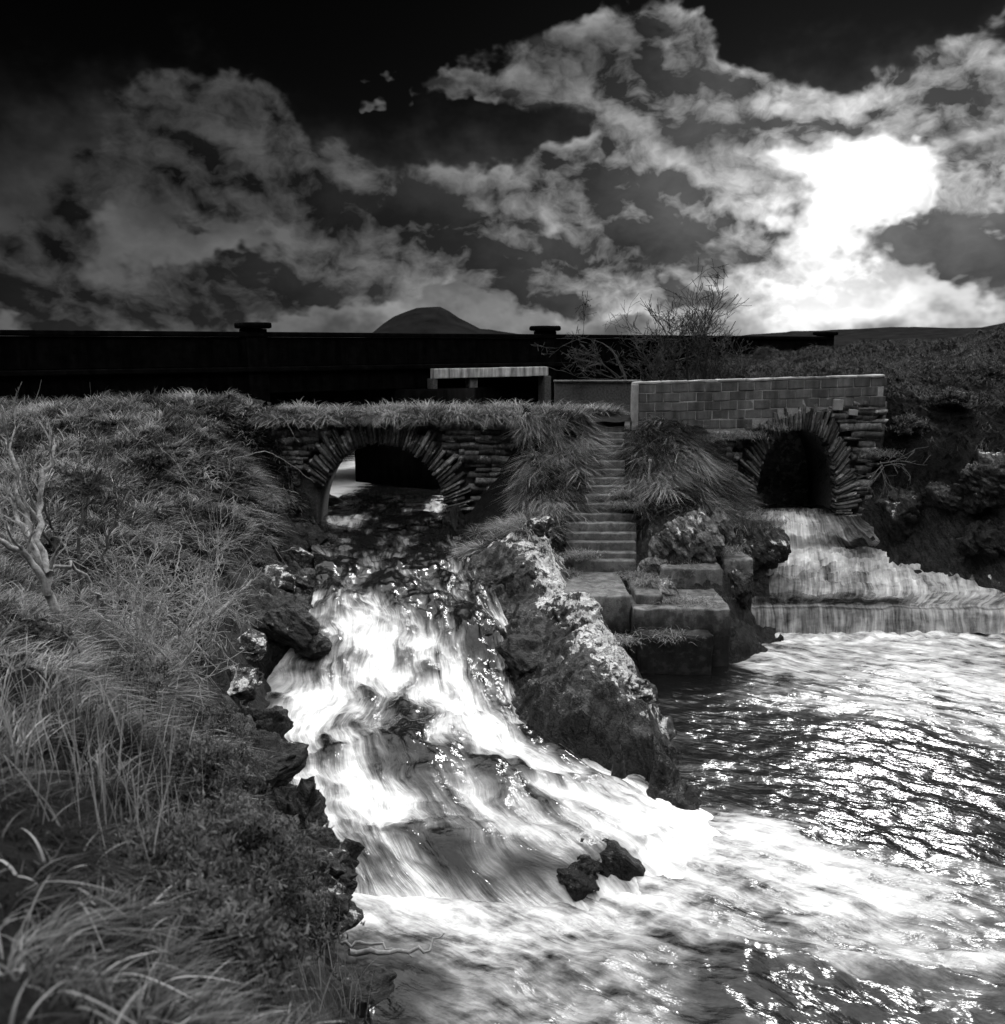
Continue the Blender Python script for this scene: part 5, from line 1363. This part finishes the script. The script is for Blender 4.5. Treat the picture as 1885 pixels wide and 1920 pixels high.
shrub('bare_shrub', [([(150, 1150, 8.8), (145, 1040, 9.0), (160, 940, 9.3), (190, 880, 9.5)], .02, .008), ([(190, 1130, 9.2), (200, 1020, 9.6), (240, 920, 10)], .018, .008), ([(130, 1100, 8.8), (100, 1000, 9), (60, 900, 9)], .018, .008)],
      'dark twiggy shrub among the grass behind the pale stems', 53, M['twig'], 7, .5, 3)
shrub('bare_shrub', [([(240, 1180, 9.6), (260, 1100, 10), (300, 1020, 10.4)], .016, .006), ([(280, 1170, 10), (330, 1090, 10.6), (345, 1000, 11)], .016, .006), ([(330, 1160, 10.4), (400, 1080, 11), (410, 1040, 11.2)], .012, .005)],
      'thin pale stems among the tussocks above the long branch', 54, M['bark'], 5, .6, 3)
# bramble arcs
for k, pl_ in enumerate([[(440, 860, 16.5), (500, 845, 16.6), (545, 870, 16.8), (590, 905, 17)], [(500, 910, 16.2), (525, 915, 16.3), (560, 925, 16.4)], [(490, 800, 17.5), (530, 780, 17.5), (560, 830, 17.6)]]):
    rg = np.random.default_rng(60 + k); c, r = limb([PY(*q) for q in pl_], .008, .004, rg, 20, .008)
    v, f = tubes([(c - c[0], r)], 5)
    o = link('bramble', mesh_np('bramble', v, f), M['bark']); o.location = c[0]
    tag(o, ['long pale bramble arching over toward the left arch', 'short pale bramble below the long arching one', 'bramble loop at the top of the left bank'][k], 'bramble', 'bramble stems')
# driftwood on the near shore
for k, (pl_, lab) in enumerate([([(655, 1785, .06), (720, 1790, .10), (790, 1780, .14), (832, 1755, .18)], 'pale driftwood branch lying at the water edge'), ([(640, 1770, .08), (700, 1768, .10), (770, 1790, .10)], 'thin pale stick under the driftwood branch')]):
    rg = np.random.default_rng(70 + k); c, r = limb([PZ(*q) for q in pl_], .030 - .012 * k, .008, rg, 14, .022)
    v, f = tubes([(c - c[0], r)], 7); o = link('driftwood', mesh_np('driftwood', v, f), M['wood']); o.location = c[0]
    tag(o, lab, 'driftwood', 'driftwood')
# dead roots hanging on the right bank
rg = np.random.default_rng(81); out = []
b0 = PY(1650, 870, 19.2)
for k in range(7): branch_tree(b0 + rg.normal(size=3) * .06, (rg.normal() * .5 + (-.3 if k < 4 else .8), -.3, -.9 if k < 4 else .1), .6, .012, 2, rg, .5, -.05 if k < 4 else .0, (2, 3), .12, out, .004)
v, f = tubes([(a_ - b0, b_) for a_, b_ in out], 5); o = link('dead_roots', mesh_np('dead_roots', v, f), M['root']); o.location = b0
tag(o, 'tangle of dead pale roots hanging beside the right arch', 'roots')

# ------------------------------------------------------------------ heather in the foreground
def heather(name, c, size, n_st, n_lf, label, seed, big=1.0, group='heather bushes on the near bank'):
    rg = np.random.default_rng(seed); c = np.array(c); size = np.array(size)
    root = empty(name, tuple(c), label, 'bush', group)
    st, B, Hh, Ln = [], [], [], []
    for _ in range(n_st):
        d = rg.normal(size=3); d[2] = abs(d[2]) + .5; d /= np.linalg.norm(d)
        tip = d * size * rg.uniform(.65, 1.0) * (1 + .2 * pnoise(np.array([d * 2.2 + seed]))[0])
        t = np.linspace(0, 1, 6)[:, None]; p_ = tip * t + np.array((0, 0, .18)) * size[2] * np.sin(t * 3.14) + rg.normal(size=(6, 3)) * .012
        st.append((p_, np.linspace(.006, .002, 6)))
        m = n_lf // n_st; u = rg.uniform(.35, 1.02, m)
        q = np.stack([np.interp(u, t[:, 0], p_[:, j]) for j in range(3)], 1) + rg.normal(size=(m, 3)) * .022
        B.append(q)
    v, f = tubes(st, 4); link('stems', mesh_np('stems', v, f), M['twig'], root)
    B = np.concatenate(B); n = len(B); th = rg.uniform(0, 6.28, n); hh = np.stack([np.cos(th), np.sin(th)], 1)
    cl = fbm(B * 6 + seed, 3)
    o = blades('foliage', B, hh, rg.uniform(.02, .055, n) * big, rg.uniform(.008, .016, n) * big, rg.uniform(0, .9, n), rg.uniform(0, .6, n), np.clip(.45 + cl * .7 + rg.normal(size=n) * .22, 0, 1), M['heather'], 2)
    o.parent = root
    return root
hb = [(PY(420, 1720, 4.3), (.65, .6, .60), 'rounded heather bush in the near corner by the rocks'), (PY(500, 1830, 4.6), (.55, .55, .62), 'heather bush at the brink above the shore'), (PY(370, 1560, 5.4), (.6, .55, .5), 'heather bush behind the near grass'), (PY(300, 1680, 3.7), (.45, .4, .40), 'small heather bush amid the coarse grass'), (PY(420, 1930, 3.3), (.4, .4, .42), 'heather bush cut by the bottom edge'), (PY(380, 1400, 7.6), (.5, .55, .4), 'low dark heather above the black rocks'), (PY(200, 1290, 6.6), (.55, .5, .36), 'heather clump in the dark hollow of the bank')]
for k, (c, s, lab) in enumerate(hb):
    c = np.array(c); c[2] = float(LEFT.at(np.array([c[0]]), np.array([c[1]]))[0]) - .05
    heather('heather_bush', c, s, 170, 17000, lab, 90 + k)
# tall rush stems near the camera
rg = np.random.default_rng(99); n = 420
x = rg.uniform(-3.0, -1.0, n); y = rg.uniform(3.4, 6.0, n); k = np.abs(x / y) < .6; x, y = x[k], y[k]; n = len(x)
z = LEFT.at(x, y); th = rg.uniform(0, 6.28, n)
g = blades('rushes', np.stack([x, y, z], 1), np.stack([np.cos(th), np.sin(th)], 1), rg.uniform(.4, .75, n), rg.uniform(.005, .009, n), rg.uniform(.02, .25, n), rg.uniform(0, .3, n), np.clip(rg.normal(.5, .2, n), 0, 1), M['grass'], 5)
tag(g, 'tall blurred rush stems on the near bank', kind='stuff')

# broad curling leaves in the near corner
rg = np.random.default_rng(123); n = 420
x = rg.uniform(-1.7, -.35, n); y = rg.uniform(1.4, 3.6, n); k = (np.abs(x / y) < .62) & (x > -.75 * y - .1); x, y = x[k], y[k]; n = len(x)
z = LEFT.at(x, y); th = rg.uniform(0, 6.28, n)
g = blades('broad_grass', np.stack([x, y, z], 1), np.stack([np.cos(th), np.sin(th)], 1), rg.uniform(.10, .26, n), rg.uniform(.007, .013, n), rg.uniform(.2, .6, n), rg.uniform(.5, 1.4, n), np.clip(rg.normal(.6, .3, n), 0, 1), M['grass'], 8)
tag(g, 'broad curling pale grass leaves in the near left corner', kind='stuff')
# dark tangle of twigs over the rocks of the left bank
for k, (px, py, Y, lab) in enumerate([(330, 1330, 8.8, 'thin dark twigs above the blocky lichened boulder'), (290, 1400, 7.6, 'tangle of thin twigs over the dark rocks'), (400, 1210, 11.4, 'fine twigs under the long arching branch'), (230, 1230, 8.6, 'upright thin twigs in the dark hollow')]):
    b0 = PY(px, py, Y); b0[2] = float(LEFT.at(np.array([b0[0]]), np.array([b0[1]]))[0]) - .03
    bare('bare_shrub', [(b0 + rgq.normal(size=3) * np.array((.12, .12, 0)), (rgq.normal() * .5, rgq.normal() * .3, .8), .65, .010, 3, .7, .05, (3, 4), .14) for _ in range(6)], lab, 'shrub', 'twiggy shrubs over the rocks', M['bark'], 140 + k, 4, b0, .003)

for k, (px, py, Y, r, lab) in enumerate([(60, 1235, 6.6, .4, 'dark heather at the left edge below the pale stems'), (150, 905, 14.2, .55, 'dark bush on the upper left bank behind the bare shrubs'), (300, 880, 16.2, .5, 'dark bush near the top of the left bank'), (395, 950, 15.6, .5, 'dark bush on the rounded shoulder of the left bank'), (250, 1065, 11.6, .42, 'dark bush in the middle of the left bank'), (425, 865, 17.4, .45, 'dark bush below the bridge pillar'), (60, 1010, 10.4, .42, 'dark bush behind the twisted pale stems'), (345, 1120, 11.6, .36, 'dark bush above the long arching branch'), (480, 965, 17.0, .4, 'dark bush hanging beside the left arch'), (30, 825, 16.6, .5, 'dark bush at the far left below the bridge'), (470, 1060, 15.4, .34, 'dark bush above the lichened rocks'), (1700, 830, 20.0, .6, 'dark bush on the slope right of the right arch'), (1780, 790, 20.6, .7, 'larger dark bush high on the right bank'), (1850, 720, 22.5, .8, 'dark bush at the right edge under the hill')]):
    rel = LEFT if px < 900 else RIGHT
    c = np.array(PY(px, py, Y)); c[2] = float(rel.at(np.array([c[0]]), np.array([c[1]]))[0]) - .12
    heather('dark_bush', c, (r, r * .9, r * .8), 90, 5200, lab, 200 + k, 1.9, 'dark bushes on the banks')
